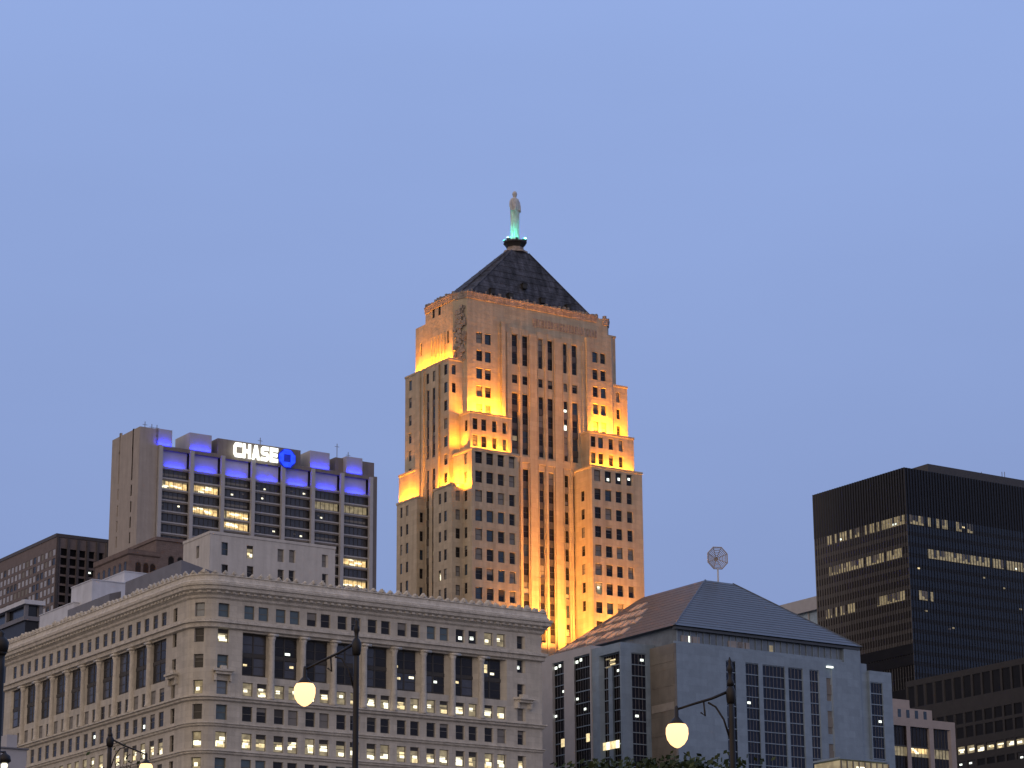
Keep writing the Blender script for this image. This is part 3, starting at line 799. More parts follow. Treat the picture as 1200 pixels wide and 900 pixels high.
# statue on the roof top: draped standing figure, hands held before the chest
st = thing('statue', 'tall pale draped figure standing on the pyramid roof, lit teal from below', 'statue', tuple(TF.o + TF.a * cu + TF.b * cv) + (zs,), YAW)
mb = MB(); H = 11.1
prof = [(0, .98, .72), (.03, 1.06, .78), (.06, .93, .7), (.15, .86, .66), (.3, .84, .66), (.45, .88, .70), (.55, .92, .72), (.62, .95, .72), (.70, .98, .70), (.77, 1.02, .66), (.82, 1.02, .62), (.85, .90, .54), (.865, .62, .42), (.875, .38, .34), (.885, .30, .32), (.90, .38, .40), (.925, .44, .47), (.955, .45, .48), (.98, .34, .36), (.995, .12, .14)]
nn = 40; rings = []
for t, a, b in prof:
    f = max(0, 1 - t / .84) * .24 + (.10 if t < .84 else 0)
    ring = []
    for i in range(nn):
        th = 2 * pi * i / nn; rr = 1 + f * (abs(sin(th * 5 + t * 1.2)) - .5)
        ring.append((a * rr * cos(th), b * rr * sin(th), t * H))
    rings.append(ring)
mb.rings(rings, 'aluminium statue')
body = mb.build('figure', st, True)
mb = MB()
for s_ in (-1, 1):
    mb.tube([(s_ * .95, 0, .80 * H), (s_ * 1.12, -.12, .70 * H), (s_ * 1.05, -.3, .61 * H), (s_ * .75, -.72, .60 * H), (s_ * .4, -.85, .635 * H)], [.30, .28, .25, .2, .14], 'aluminium statue', 10)
mb.build('arms', st, True)
mb = MB(); mb.tube([(-.5, -.8, .52 * H), (-.45, -.85, .62 * H), (-.5, -.8, .70 * H)], [.12, .2, .3], 'aluminium statue', 10); mb.build('wheat_sheaf', st, True)
mb = MB(); mb.lathe([(.50, .935 * H), (.52, .95 * H), (.40, .985 * H), (.2, 1.005 * H)], 'aluminium statue', 14); mb.build('headdress', st, True)
cw = np.array([*(TF.o + TF.a * cu + TF.b * cv), zs])
for k, (dx, dy, lab) in enumerate(((-2.1, -.5, 'small bright teal floodlight at the left rim of the statue pedestal'), (1.3, -1.9, 'small bright teal floodlight at the right rim of the statue pedestal'))):
    p = TF.o + TF.a * (cu + dx) + TF.b * (cv + dy)
    t = thing('floodlight', lab, 'floodlight', (p[0], p[1], zs), YAW, 'floodlights at the foot of the statue')
    mb = MB(); mb.box(-.22, .22, -.18, .18, 0, .4, 'dark frame'); mb.build('housing', t)
    mb = MB(); mb.lathe([(.05, .41), (.22, .43), (.26, .62), (.1, .66)], 'teal lens', 10); mb.build('lens', t)
TEAL = (.08, 1.0, .68)
for dx, dy, p in ((-2.0, -.9, 330), (-.9, -2.1, 300), (1.1, -2.0, 260), (-2.2, .8, 150)):
    lamp_area('statue_light', (dx, dy, .3), (0, 0, 5.4), .3, .3, p * 2.6, TEAL, st)

# ================================================================== tower with illuminated sign
CF = Frame(163.5, 520, 750)
Cb = Bld('office_tower', 'grey brown office tower with light vertical columns, blue lit top floor and white sign', CF, 'office building')
zC = lambda x, y, v=0: CF.R(x, y, v)[1]
uC = lambda x, y=560: CF.R(x, y)[0]
CU = uC(442, 560); CV = CF.L(130, 560)[0]
ztopC = zC(300, 545)                                  # top of floors band under blue cells -> computed on the front plane
cols_u = [CF.R(x, y)[0] for x, y in ((186.7, 560), (224.6, 565), (260.8, 570), (295.8, 575), (331, 580), (365.8, 585), (400.2, 590), (433.7, 595))]
cols_u = [cols_u[0] + (cols_u[-1] - cols_u[0]) * i / 7 for i in range(8)]
z_cap = zC(204, 526)                                  # top of the light cells
z_cell0 = zC(205, 548); z_gap = zC(207, 524.5)
u184 = uC(184)
PC = rect(0, CU, 0, CV)
z_par = zC(164, 499.5)
# corner shaft
sl_ = []
Lz = lambda y, x: CF.L(x, y)[1]
for x in (139.6, 155):
    v = CF.L(x, 540)[0]
    for yy, h in ((520, 6.5), (541, 6.5), (560, 4), (579, 3.5), (598, 3.5), (616, 3.5), (634, 3.5)):
        z = Lz(yy + (x - 139.6) * -.33, x); sl_.append((CV - v - .45, CV - v + .45, z - h / 2, z + h / 2, .5))
PS = rect(0, u184, 0, CV)
ribbon(Cb.wall, PS, 0, PS.s[-1], 0, z_par, sl_, 'tan concrete')
Cb.wall.face([(p[0], p[1], z_par) for p in PS.p[:-1]], 'brown concrete')
for o in sl_: Cb.add(win(PS, *o[:4], .5, 'dark', frame='dark window frame', rail=False), 5)
Cb.wall.box(u184, CU, 3.0, CV, 0, z_gap, 'brown concrete')
bay = MB()
FLC = (zC(205, 548) - zC(205, 612)) / 5
nfl = int((z_cell0) / FLC)
endw = cols_u[-1]
Cb.wall.box(endw + .6, CU, 0, 3.0, 0, z_gap, 'brown concrete')
Cb.wall.box(u184, CU, -.02, 3.0, z_gap - 1.25, z_gap, 'brown concrete')
for k in range(min(nfl, 26)):                          # floor slabs edges and window bands between columns
    zf = z_cell0 - k * FLC
    mb = MB(); mb.box(u184, endw, .9, 2.99, zf - .75, zf - .03, 'tan concrete'); mb.box(u184, endw, .05, .295, zf - .45, zf - .05, 'granite columns'); mb.build('floor_slab', Cb.root)
lit_map = {(0, 0): 1, (1, 0): 0, (0, 1): 3, (1, 1): 3, (2, 1): 2, (3, 1): 2, (5, 1): 4, (6, 1): 4, (1, 3): 3, (2, 3): 3, (0, 3): 2, (2, 4): 3, (3, 4): 2, (4, 4): 2, (0, 4): 0, (3, 0): 2, (4, 0): 2, (5, 2): 2, (2, 0): 1, (6, 6): 3, (6, 8): 3, (6, 9): 3, (4, 5): 0}
for k in range(24):
    zf = z_cell0 - k * FLC
    for b in range(-1, 7):
        a0 = cols_u[b] + .62 if b >= 0 else u184 + .15; a1 = cols_u[b + 1] - .62
        if a1 - a0 < .5: continue
        mb = MB(); z1 = zf - .76; z0 = zf - FLC - .03
        mb.face([(a0, 1.25, z0), (a1, 1.25, z0), (a1, 1.25, z1), (a0, 1.25, z1)], 'grey glass')
        nmul = max(1, int((a1 - a0) / 1.4))
        for j in range(nmul + 1):
            x = a0 + (a1 - a0) * j / nmul; mb.box(x - .06, x + .06, 1.12, 1.245, z0, z1, 'dark window frame')
        l = lit_map.get((b, k), 0)
        if l == 0 and rnd.random() < .2: l = 1
        if l == 1: mb.box(a0 + .5, a1 - .5, 1.17, 1.22, z0 + .8, z0 + 1.5, 'blind')
        if l in (3,):
            x = a0 + rnd.uniform(0, .25) * (a1 - a0)
            mb.face([(a0, 1.22, z0 + .2), (a1, 1.22, z0 + .2), (a1, 1.22, z1), (a0, 1.22, z1)], 'lit dim')
            mb.face([(x, 1.20, z0 + .9), (a1 - .2, 1.20, z0 + .4), (a1 - .2, 1.20, z1 - .5), (x, 1.20, z1 - .2)], 'lit amber')
            for j in range(4):
                x = rnd.uniform(a0, a1 - 2.0); z = rnd.uniform(z0 + .5, z1 - .6); mb.face([(x, 1.18, z), (x + 2, 1.18, z - .12), (x + 2, 1.18, z + .3), (x, 1.18, z + .42)], 'lit bright')
        if l == 2:
            for j in range(2):
                x = rnd.uniform(a0, a1 - 1.4); z = rnd.uniform(z0 + .5, z1 - .8); mb.face([(x, 1.18, z), (x + .8, 1.18, z), (x + .8, 1.18, z + .45), (x, 1.18, z + .5)], 'lit bright' if j else 'blind')
        if l == 4: mb.face([(a0, 1.22, z0 + .4), (a1, 1.22, z0 + .4), (a1, 1.22, z1), (a0, 1.22, z1)], 'lit dim')
        if b >= 0: Cb.add(mb, 100 - k, 'window_band')
        else: Cb.add(mb, 10 - k, 'window_band')
for i, u in enumerate(cols_u):                          # slim columns with a shaft of their own
    mb = MB(); mb.box(u - .6, u + .6, -.9, .3, 0, z_gap - (.6 if i not in (0,) else 0), 'granite columns')
    mb.build('column', Cb.root)
BLUE = (.01, .02, 1.0)
for b in range(7):                                      # recessed top cells, lit blue from below
    a0, a1 = cols_u[b], cols_u[b + 1]
    mb = MB(); mb.box(a0 + 1.20, a1 - 1.20, .8, 2.99, z_cell0 + .01, z_gap - 1.252, 'granite columns')
    mb.box(a0 + .62, a0 + 1.19, .9, 2.98, z_cell0 + .01, z_gap - 1.252, 'black steel'); mb.box(a1 - 1.19, a1 - .62, .9, 2.98, z_cell0 + .01, z_gap - 1.252, 'black steel')
    mb.build('top_panel', Cb.root)
    lamp_area('blue_light', ((a0 + a1) / 2, .1, z_cell0 + .15), ((a0 + a1) / 2, .8, z_cell0 + .9), a1 - a0 - 4.6, .2, 430, BLUE, Cb.root)
for x0, x1, yt in ((182.6, 201.5, 503), (222, 248, 508.5), (363.5, 386.5, 529.5), (406, 425, 536)):   # raised blocks on the roof edge
    a0, a1 = CF.R(x0, 520)[0], CF.R(x1, 520)[0]; z1 = CF.R((x0 + x1) / 2, yt)[1]
    mb = MB(); mb.box(a0, a1, .0, 10, z_gap + .01, z1, 'granite columns'); mb.build('roof_block', Cb.root)
    lamp_area('blue_light', ((a0 + a1) / 2, -.7, z_gap + .2), ((a0 + a1) / 2, 0, z_gap + 1.0), a1 - a0 - 1, .2, 420, BLUE, Cb.root)
mb = MB(); a0, a1 = CF.R(256, 515)[0], CF.R(353, 530)[0]; zsg = CF.R(256, 513)[1]
mb.box(a0, a1, .4, 12, z_gap + .01, zsg, 'brown concrete'); mb.build('sign_wall', Cb.root)
mb = MB(); mb.box(CF.R(387, 530)[0] + 3, CU, 2, 14, z_gap + .01, CF.R(435, 540)[1], 'brown concrete'); mb.build('roof_block', Cb.root)
for x, y, h in ((170, 494, 6), (178, 497, 5), (184, 498, 3.5), (395, 520, 9), (408, 530, 5), (305, 513, 3)):
    u, z = CF.R(x, y, 6); mb = MB(); mb.tube([(u, 6, z_gap - .5), (u, 6, z)], .12, 'grey metal', 5); mb.tube([(u - .8, 6, z - 1), (u + .8, 6, z - 1)], .08, 'grey metal', 4); mb.build('antenna', Cb.root)
Cb.finish()
# the sign: letters and emblem
sg = thing('illuminated_sign', 'glowing white capital letters and round blue emblem on the roof wall of the tower', 'sign',
           tuple(CF.o + CF.a * CF.R(272, 520)[0] + CF.b * -.95) + (CF.R(272, 536.0)[1],), YAW)
Hl = CF.R(272, 517.5)[1] - CF.R(272, 534.5)[1]
LW = CF.R(325, 530)[0] - CF.R(272, 520)[0]
GL = {  # letter strokes on a unit grid (0..1 wide, 0..1 high), drawn as polygons
 'C': [[(0.0, .2), (.22, 0), (1, 0), (1, .27), (.3, .27), (.3, .73), (1, .73), (1, 1), (.22, 1), (0, .8)]],
 'H': [[(0, 0), (.3, 0), (.3, 1), (0, 1)], [(.7, 0), (1, 0), (1, 1), (.7, 1)], [(.3, .37), (.7, .37), (.7, .63), (.3, .63)]],
 'A': [[(0, 0), (.3, 0), (.5, .62), (.7, 0), (1, 0), (.66, 1), (.34, 1)], [(.3, .16), (.7, .16), (.66, .38), (.34, .38)]],
 'S': [[(0, 0), (.8, 0), (1, .14), (1, .45), (.8, .61), (.3, .61), (.3, .74), (.96, .74), (.96, 1), (.2, 1), (0, .86), (0, .55), (.2, .4), (.7, .4), (.7, .26), (0, .26)]],
 'E': [[(0, 0), (1, 0), (1, .26), (.32, .26), (.32, .38), (.92, .38), (.92, .62), (.32, .62), (.32, .74), (1, .74), (1, 1), (0, 1)]]}
from mathutils.geometry import tessellate_polygon
lw_ = LW / 5 * .86
for i, ch in enumerate('CHASE'):
    mb = MB()
    for j, poly in enumerate(GL[ch]):
        pts = [(i * LW / 5 + x * lw_, y * Hl) for x, y in poly]; n = len(pts); d = .5 + .004 * j
        tri = tessellate_polygon([[mathutils.Vector((x, y, 0)) for x, y in pts]])
        mb.add([(x, -d, z) for x, z in pts] + [(x, -.05, z) for x, z in pts], [tuple(t) for t in tri] + [(k, (k + 1) % n, n + (k + 1) % n, n + k) for k in range(n)], 'sign white')
    mb.build('letter', sg)
cx = LW + 1.0 * Hl * .62; R1 = Hl * .60; R0 = R1 * .36; cz = Hl * .42
emb = MB()
oc = [(R1 * cos(pi / 8 + k * pi / 4) / cos(pi / 8), R1 * sin(pi / 8 + k * pi / 4) / cos(pi / 8)) for k in range(8)]
seg = [[(-R0, R1), (R1 * .4, R1), (R1 * .92, R1 * .48), (R1 * .12, R1 * .48), (-R0, R1 * .48)]]
for k in range(4):
    c_, s_ = cos(-k * pi / 2), sin(-k * pi / 2)
    pts = [(cx + (x * c_ - y * s_), cz + (x * s_ + y * c_)) for x, y in [(-R1 * .45, R1), (R1 * .38, R1), (R1 * .86, R1 * .45), (-R1 * .45, R1 * .45)]]
    emb.add([(x, -.5, z) for x, z in pts] + [(x, -.05, z) for x, z in pts], [(0, 1, 2, 3)] + [(q, (q + 1) % 4, 4 + (q + 1) % 4, 4 + q) for q in range(4)], 'sign blue')
emb.build('emblem', sg)
mb = MB(); mb.rings([[(cx + R1 * 1.12 * cos(t), yy, cz + R1 * 1.12 * sin(t)) for t in [2 * pi * i / 24 for i in range(24)]] for yy in (-.30, -.03)], 'sign blue dim'); mb.build('emblem_disc', sg)

# ================================================================== brown office slab far left
EF = Frame(66, 640, 800)
E_ = Bld('office_building', 'brown gridded office slab at the far left behind the cream block', EF)
ztE = EF.R(66, 626)[1]; EU = EF.R(129, 640)[0]; EV = 110.
PE = rect(0, EU, 0, EV); ope = []; kdE = {}
for rix in range(13):
    z = ztE - 4.6 - rix * 3.05
    for c in range(34):
        v = 1.6 + c * 3.1; o = (EV - v - 1.05, EV - v + 1.05, z - 2.2, z, .12); ope.append(o)
fw_ = []
for rix in range(12):
    z = ztE - 4.4 - rix * 3.05
    for c in range(5):
        u = 2.6 + c * 3.3; fw_.append((EV + u - 1.1, EV + u + 1.1, z - 2.3, z, .6))
ribbon(E_.wall, PE, 0, PE.s[-1], 0, ztE, ope + fw_, 'mauve concrete')
E_.wall.face([(p[0], p[1], ztE) for p in PE.p[:-1]], 'grey metal')
for o in ope:
    if o[0] < 50: continue
    k = 'blind' if rnd.random() < .8 else 'dark'
    mb = win(PE, *o[:4], .12, k, frame='dark window frame', rail=False)
    if k == 'blind' and rnd.random() < .85:
        mb = win(PE, *o[:4], .12, 'dark', frame='dark window frame', rail=False); pq(mb, PE, o[0] + .1, o[1] - .1, o[2] + .15, o[3] - .1, -.08, 'sky reflection pane')
    E_.add(mb, 10 + o[0])
for i, o in enumerate(fw_):
    E_.add(win(PE, *o[:4], .6, 'spark' if i in (13, 29) else ('litdim' if i in (38, 45) else 'black'), frame='black steel', rail=False), 400 if i in (13, 29, 38, 45) else 5)
sweep(E_.wall, PE, [(0, ztE - .8), (.2, ztE - .8), (.2, ztE + .3), (-.3, ztE + .3)], 'umber metal')
for c in range(6): pbox(E_.wall, PE, EV + .55 + c * 3.3, EV + 1.25 + c * 3.3, 0, ztE - 1, -.01, .5, 'umber metal')
E_.finish()

# ================================================================== low brick building with arched windows
MF = Frame(151, 650, 520)
Mb = Bld('brick_building', 'low brown brick building with arched top windows before the sign tower', MF)
ztM = MF.R(151, 644.5)[1]; MU = MF.R(187, 648)[0]; MV = MF.L(112, 655)[0]
def arched(path, sc_, z0, z1, w_, mb_wall):
    mb = MB(); n = 8; r_ = w_ / 2
    pts = [(sc_ - r_, z0), (sc_ + r_, z0), (sc_ + r_, z1 - r_)] + [(sc_ + r_ * cos(pi * k / n), z1 - r_ + r_ * sin(pi * k / n)) for k in range(1, n)] + [(sc_ - r_, z1 - r_)]
    mb.face([path.at(x, .03, z) for x, z in pts], 'dark glass')
    for (x0, q0), (x1, q1) in zip(pts[2:], pts[3:]):
        mb.face([path.at(x0, .03, q0), path.at(x1, .03, q1), path.at(sc_ + (x1 - sc_) * 1.25, .12, z1 - r_ + (q1 - z1 + r_) * 1.25), path.at(sc_ + (x0 - sc_) * 1.25, .12, z1 - r_ + (q0 - z1 + r_) * 1.25)], 'brown brick')
    pbox(mb, path, sc_ - r_ * 1.1, sc_ + r_ * 1.1, z0 - .25, z0, 0, .2, 'brown brick')
    return mb
PM = rect(0, MU, 0, MV)
ribbon(Mb.wall, PM, 0, PM.s[-1], 0, ztM, [], 'brown brick'); Mb.wall.face([(p[0], p[1], ztM) for p in PM.p[:-1]], 'grey metal')
sweep(Mb.wall, PM, [(0, ztM - 1.0), (.3, ztM - .7), (.35, ztM + .25), (-.3, ztM + .25)], 'brown brick')
for k in range(6): Mb.add(arched(PM, MV - 1.6 - k * (MV - 2.6) / 5.4, ztM - 6, ztM - 2.2, 1.1, None), 5)
for x in (162, 171, 179): Mb.add(arched(PM, MV + MF.R(x, 660)[0], ztM - 5.2, ztM - 2.4, 1.2, None), 5)
Mb.finish()
MF2 = Frame(183, 640, 545)
Mc = Bld('brick_building', 'taller brown brick block half hidden by the plain cream penthouse block', MF2)
ztM2 = MF2.R(200, 632)[1]; MU2 = MF2.R(222, 640)[0]; PM2 = rect(0, MU2, 0, 14)
ribbon(Mc.wall, PM2, 0, PM2.s[-1], 0, ztM2, [], 'brown brick'); Mc.wall.face([(p[0], p[1], ztM2) for p in PM2.p[:-1]], 'grey metal')
sweep(Mc.wall, PM2, [(0, ztM2 - .6), (.25, ztM2 - .5), (.25, ztM2 + .2), (-.3, ztM2 + .2)], 'brown brick')
for x in (200.5, 211): Mc.add(arched(PM2, 14 + MF2.R(x, 655)[0], MF2.R(200, 664)[1], MF2.R(200, 652)[1], 1.3, None), 5)
Mc.finish()

# ================================================================== plain cream block behind the cornice
KF = Frame(246, 640, 432)
Kb = Bld('plain_building', 'plain cream plaster block with few windows rising behind the cream cornice', KF)
ztK = KF.R(246, 622.5)[1]; KU = KF.R(393, 640)[0]; KV = KF.L(215, 640)[0]
PK = rect(0, KU, 0, KV); ok, kk = [], {}
def ko(x, y, w_, h, kd):
    u, z = KF.R(x, y); o = (KV + u - w_ / 2, KV + u + w_ / 2, z - h / 2, z + h / 2, .4); ok.append(o); kk[o] = kd
for x, y, kd in ((263, 643, 'bglass'), (292.8, 647, 'lit'), (329, 651, 'blind'), (342.5, 652, 'blind'), (380.8, 657.5, 'blind'), (263, 669, 'dark'), (293, 671, 'dark'), (329, 675, 'dark'), (342, 676, 'dark'), (381, 680, 'dark')):
    ko(x, y, 1.25, 2.3, kd)
v, z = KF.L(231.5, 647); o = (KV - v - .6, KV - v + .6, z - 1.1, z + 1.1, .4); ok.append(o); kk[o] = 'blind'
v, z = KF.L(231.5, 671); o = (KV - v - .6, KV - v + .6, z - 1.1, z + 1.1, .4); ok.append(o); kk[o] = 'dark'
ribbon(Kb.wall, PK, 0, PK.s[-1], 0, ztK, ok, 'white plaster'); Kb.wall.face([(p[0], p[1], ztK - .01) for p in PK.p[:-1]], 'grey metal')
Kb.fill(PK, ok, lambda i, o: kk[o])
sweep(Kb.wall, PK, [(0, ztK - .45), (.1, ztK - .4), (.1, ztK + .1), (-.3, ztK + .1)], 'white plaster')
Kb.finish()

# ================================================================== dark framed building at the left edge
BF = Frame(30, 720, 470)
Bb = Bld('office_building', 'dark building with grey framed top floor at the left edge of the photo', BF)
zt_ = BF.R(30, 703)[1]; BU = BF.R(48, 715)[0]
Bb.wall.box(0, BU, 0, 60, 0, BF.R(30, 727)[1], 'black steel')
Bb.wall.box(-.4, BU + .4, -.4, 60.4, BF.R(30, 727)[1] - .0, BF.R(30, 722)[1], 'grey metal')
mb = MB(); mb.box(.5, BU - .5, .5, 59, BF.R(30, 722)[1], BF.R(30, 708)[1], 'steel blue glass'); mb.build('top_floor_glazing', Bb.root)
mb = MB(); mb.box(-.6, BU + .6, -.6, 60, BF.R(30, 708)[1], zt_, 'pale metal'); mb.build('roof', Bb.root)
for k in range(7):
    mb = MB(); mb.box(-.2, .45, k * 9 - .2, k * 9 + .5, BF.R(30, 722)[1], BF.R(30, 708)[1], 'grey metal'); mb.build('column', Bb.root)
mb = MB(); mb.box(BU - .44, BU + .3, -.2, .45, BF.R(30, 740)[1], BF.R(30, 708)[1], 'grey metal'); mb.build('column', Bb.root)
Bb.finish()

# ================================================================== building with the hipped roof
HF = Frame(792, 745, 425)
Hb = Bld('office_building', 'blue grey granite office block with large hipped metal roof and tall window strips', HF)
zE = HF.R(792, 733)[1]; HU = HF.R(1006.6, 758.5)[0]; HV = HF.L(643, 767)[0]
def proj(fr, u, v, z):
    p = fr.o + fr.a * u + fr.b * v; d = np.array([p[0], p[1], z]) - CAM
    return 600 + FPX * (d @ RX) / (d @ RZ), 450 + FPX * (d @ RY) / (d @ RZ)
best = None
for i in range(10, 300):
    s_ = i * .1
    for j in range(20, 300, 2):
        h = j * .1; x, y = proj(HF, s_, s_, zE + h); dd = (x - 832) ** 2 + (y - 680) ** 2
        if best is None or dd < best[0]: best = (dd, s_, h)
_, hs, hh_ = best
zr = zE + hh_
ut = HF.R(859, 683, hs)[0]; vt = HF.L(752, 702, hs)[0]
print('H roof', hs, hh_, 'eave', zE, 'U', HU, 'V', HV, 'top', ut, vt)
roofb = MB()
ov = .4
b4 = [(-ov, HV), (-ov, -ov), (HU + ov, -ov), (HU + ov, HV)]; t4 = [(hs, vt), (hs, hs), (ut, hs), (ut, vt)]
P3 = [(x, y, zE + .05) for x, y in b4] + [(x, y, zr) for x, y in t4]
roofb.add(P3, [(1, 2, 6, 5), (2, 3, 7, 6), (3, 0, 4, 7), (4, 5, 6, 7), (3, 2, 1, 0)], 'ribbed roof')
roofb.add(P3, [(0, 1, 5, 4)], 'bronze roof')
hroof = roofb.build('roof', Hb.root)
rib = MB()
A = [np.array(p) for p in P3]
for k in range(1, 22):                                  # standing seams across the front slope
    t = k / 22; a = A[1] * (1 - t) + A[5] * t; b = A[2] * (1 - t) + A[6] * t
    rib.tube([tuple(a), tuple(b)], .07, 'ribbed roof', 4)
rib.tube([tuple(A[1]), tuple(A[5])], .16, 'ribbed roof', 6); rib.tube([tuple(A[2]), tuple(A[6])], .16, 'ribbed roof', 6)
for k in range(1, 14):
    t = k / 14; a = A[0] * (1 - t) + A[4] * t; b = A[1] * (1 - t) + A[5] * t
    rib.tube([tuple(a), tuple(b)], .06, 'bronze roof', 4)
rib.build('roof_seams', hroof)
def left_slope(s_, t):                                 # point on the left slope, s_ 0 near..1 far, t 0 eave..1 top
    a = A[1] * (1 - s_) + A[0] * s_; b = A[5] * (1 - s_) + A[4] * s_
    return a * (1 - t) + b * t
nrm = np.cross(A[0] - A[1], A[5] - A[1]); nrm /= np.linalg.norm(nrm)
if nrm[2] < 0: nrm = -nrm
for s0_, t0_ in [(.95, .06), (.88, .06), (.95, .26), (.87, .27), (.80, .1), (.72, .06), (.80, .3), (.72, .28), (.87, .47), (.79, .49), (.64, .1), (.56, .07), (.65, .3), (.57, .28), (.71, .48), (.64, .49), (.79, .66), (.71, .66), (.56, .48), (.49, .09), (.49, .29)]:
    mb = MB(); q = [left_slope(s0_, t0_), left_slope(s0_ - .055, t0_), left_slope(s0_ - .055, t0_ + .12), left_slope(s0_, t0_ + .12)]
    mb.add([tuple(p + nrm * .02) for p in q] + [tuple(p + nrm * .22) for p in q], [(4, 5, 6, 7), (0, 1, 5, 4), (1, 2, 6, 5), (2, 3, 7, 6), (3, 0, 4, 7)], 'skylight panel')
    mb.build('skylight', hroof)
# clerestory below the roof
zk0 = HF.R(796, 754)[1]
cl = MB(); cl.box(.8, HU, .8, HV - 1, zk0, zE, 'green glass'); cl.build('clerestory', Hb.root)
m2 = MB()
for k in range(28):
    u = .8 + k * (HU - 1) / 28; m2.box(u - .06, u + .06, .6, .795, zk0 + .2, zE - .02, 'granite panels')
m2.box(.0, HU + .2, .0, .9, zE - .5, zE - .05, 'ribbed roof')
m2.build('clerestory_mullions', Hb.root)
for k, (x, wd, mt) in enumerate(((783, 1.0, 'lit spark'), (798, 3.2, 'tan glass'), (811, 2.2, 'tan glass'), (853, 5, 'tan glass'), (862, 2, 'tan glass'), (873, 1.3, 'tan glass'), (900, 1.3, 'lit dim'), (806, .5, 'lit spark'))):
    if x < 796: continue
    u = HF.R(x, 750, .78)[0]; mb = MB(); mb.box(u, u + wd * .7, .62, .78, zk0 + .5, zE - 1.4, mt); mb.build('clerestory_pane', Hb.root)
# front wall
u2 = HF.R(1017, 786)[0]; u3 = HF.R(1043, 790)[0]; z2 = HF.R(1016.8, 785.9)[1]
P_H = rect(0, HU, 0, HV)
opH = []
def hstrip(x0, x1, xr, yt, P, Lq, v=0.):
    a, b = HF.R(x0, xr, v)[0], HF.R(x1, xr, v)[0]; z = HF.R(x0, yt, v)[1]
    return (Lq + a, Lq + b, 2, z, .6)
ztopH = HF.R(895, 778.5)[1]
hst = [(HV + HF.R(x0, yr)[0], HV + HF.R(x1, yr)[0], 2, ztopH, .25) for x0, x1, yr in ((851, 862, 790), (874, 889, 790), (894, 920, 793), (924, 941, 795), (949, 960, 797))]
tanst = (HV + HF.R(968, 790)[0], HV + HF.R(975, 790)[0], 2, ztopH + .6, .3)
ribbon(Hb.wall, P_H, 0, P_H.s[-1], 0, zk0, hst + [tanst], 'granite panels')
Hb.wall.face([(p[0], p[1], zk0) for p in P_H.p[:-1]], 'granite panels')
Hb.wall.box(.02, HU - .5, .5, .79, zk0, zk0 + .5, 'granite panels')
# right end pieces
Hb.wall.box(HU - 3.5, HU + .35, .15, HV, zk0 + .01, zE - .55, 'granite panels')
P_H2 = rect(HU + .01, u2, .3, HV)
zz2 = (z2 + zk0) / 2
Hb.wall.box(HU + .01, u2, .3, HV, 0, HF.R(1009, 777)[1], 'granite panels')
P_H3 = rect(u2 + .01, u3, -.3, HV); LH3 = HV + .3
s3 = (LH3 + HF.R(1020, 800, -.3)[0] - u2, LH3 + HF.R(1034, 802, -.3)[0] - u2, 2, HF.R(1020, 799, -.3)[1], .25)
ribbon(Hb.wall, P_H3, 0, P_H3.s[-1], 0, z2, [s3], 'granite panels'); Hb.wall.face([(p[0], p[1], z2) for p in P_H3.p[:-1]], 'granite panels')
FH = (HF.R(893, 793)[1] - HF.R(893, 806)[1])
def hwin(P, o, fh=None, sparks=0, tint='black glass'):
    fh = fh or FH; a, b, c, d, dep = o; mb = MB(); pq(mb, P, a, b, c, d, -dep, tint)
    z = d
    while z > max(c, 20):
        pbox(mb, P, a, b, z - .16, z, -dep, -dep + .12, 'granite panels'); z -= fh
    nm_ = max(1, int((b - a) / .9))
    for k in range(1, nm_ + 1):
        x = a + (b - a) * k / (nm_ + 1); pbox(mb, P, x - .035, x + .035, max(c, 20), d, -dep, -dep + .07, 'grey metal')
    for j in range(sparks):
        zq = d - fh * rnd.randint(1, 8) + .6; x = rnd.uniform(a, b - .8); pq(mb, P, x, x + .7, zq, zq + .4, -dep + .14, 'lit spark')
    return mb
for i, o in enumerate(hst): Hb.add(hwin(P_H, o, sparks=1 if i == 1 else 0, tint='navy glass' if i != 9 else ''), 500, 'window_strip')
Hb.add(hwin(P_H3, s3, sparks=1, tint='navy glass'), 500, 'window_strip')
mb = MB(); a, b, c, d, dep = tanst; z = d; j = 0
pq(mb, P_H, a, b, c, d, -dep, 'tan granite')
while z > 20:
    pbox(mb, P_H, a, b, z - FH * .9, z, -dep, -dep + .12, 'tan granite' if j % 2 else 'granite panels'); z -= FH * 1.5; j += 1
Hb.add(mb, 500, 'inset_panel')
mb = MB(); pbox(mb, P_H, a + .1, b - .0, d + .05, d + .35, 0, .25, 'lit spark'); mb.build('wall_light', Hb.root)
# tan corner wall on the left side, and the stepped bays
tan = MB(); vv = HF.L(763.5, 770)[0]
PT = rect(-.35, 5, .06, vv)
ribbon(tan, PT, 0, PT.s[-1], 0, HF.L(775, 757, -.35)[1], [], 'tan granite')
zq = HF.L(775, 757, -.35)[1]; tan.face([(p[0], p[1], zq) for p in PT.p[:-1]], 'tan granite')
for k in range(9): pbox(tan, PT, .3, vv - .4, zq - 3.0 - k * 4.1, zq - 1.7 - k * 4.1, 0, .05, 'tan glass' if k in (2,) else ('tan granite'))
tan.build('corner_wall', Hb.root)
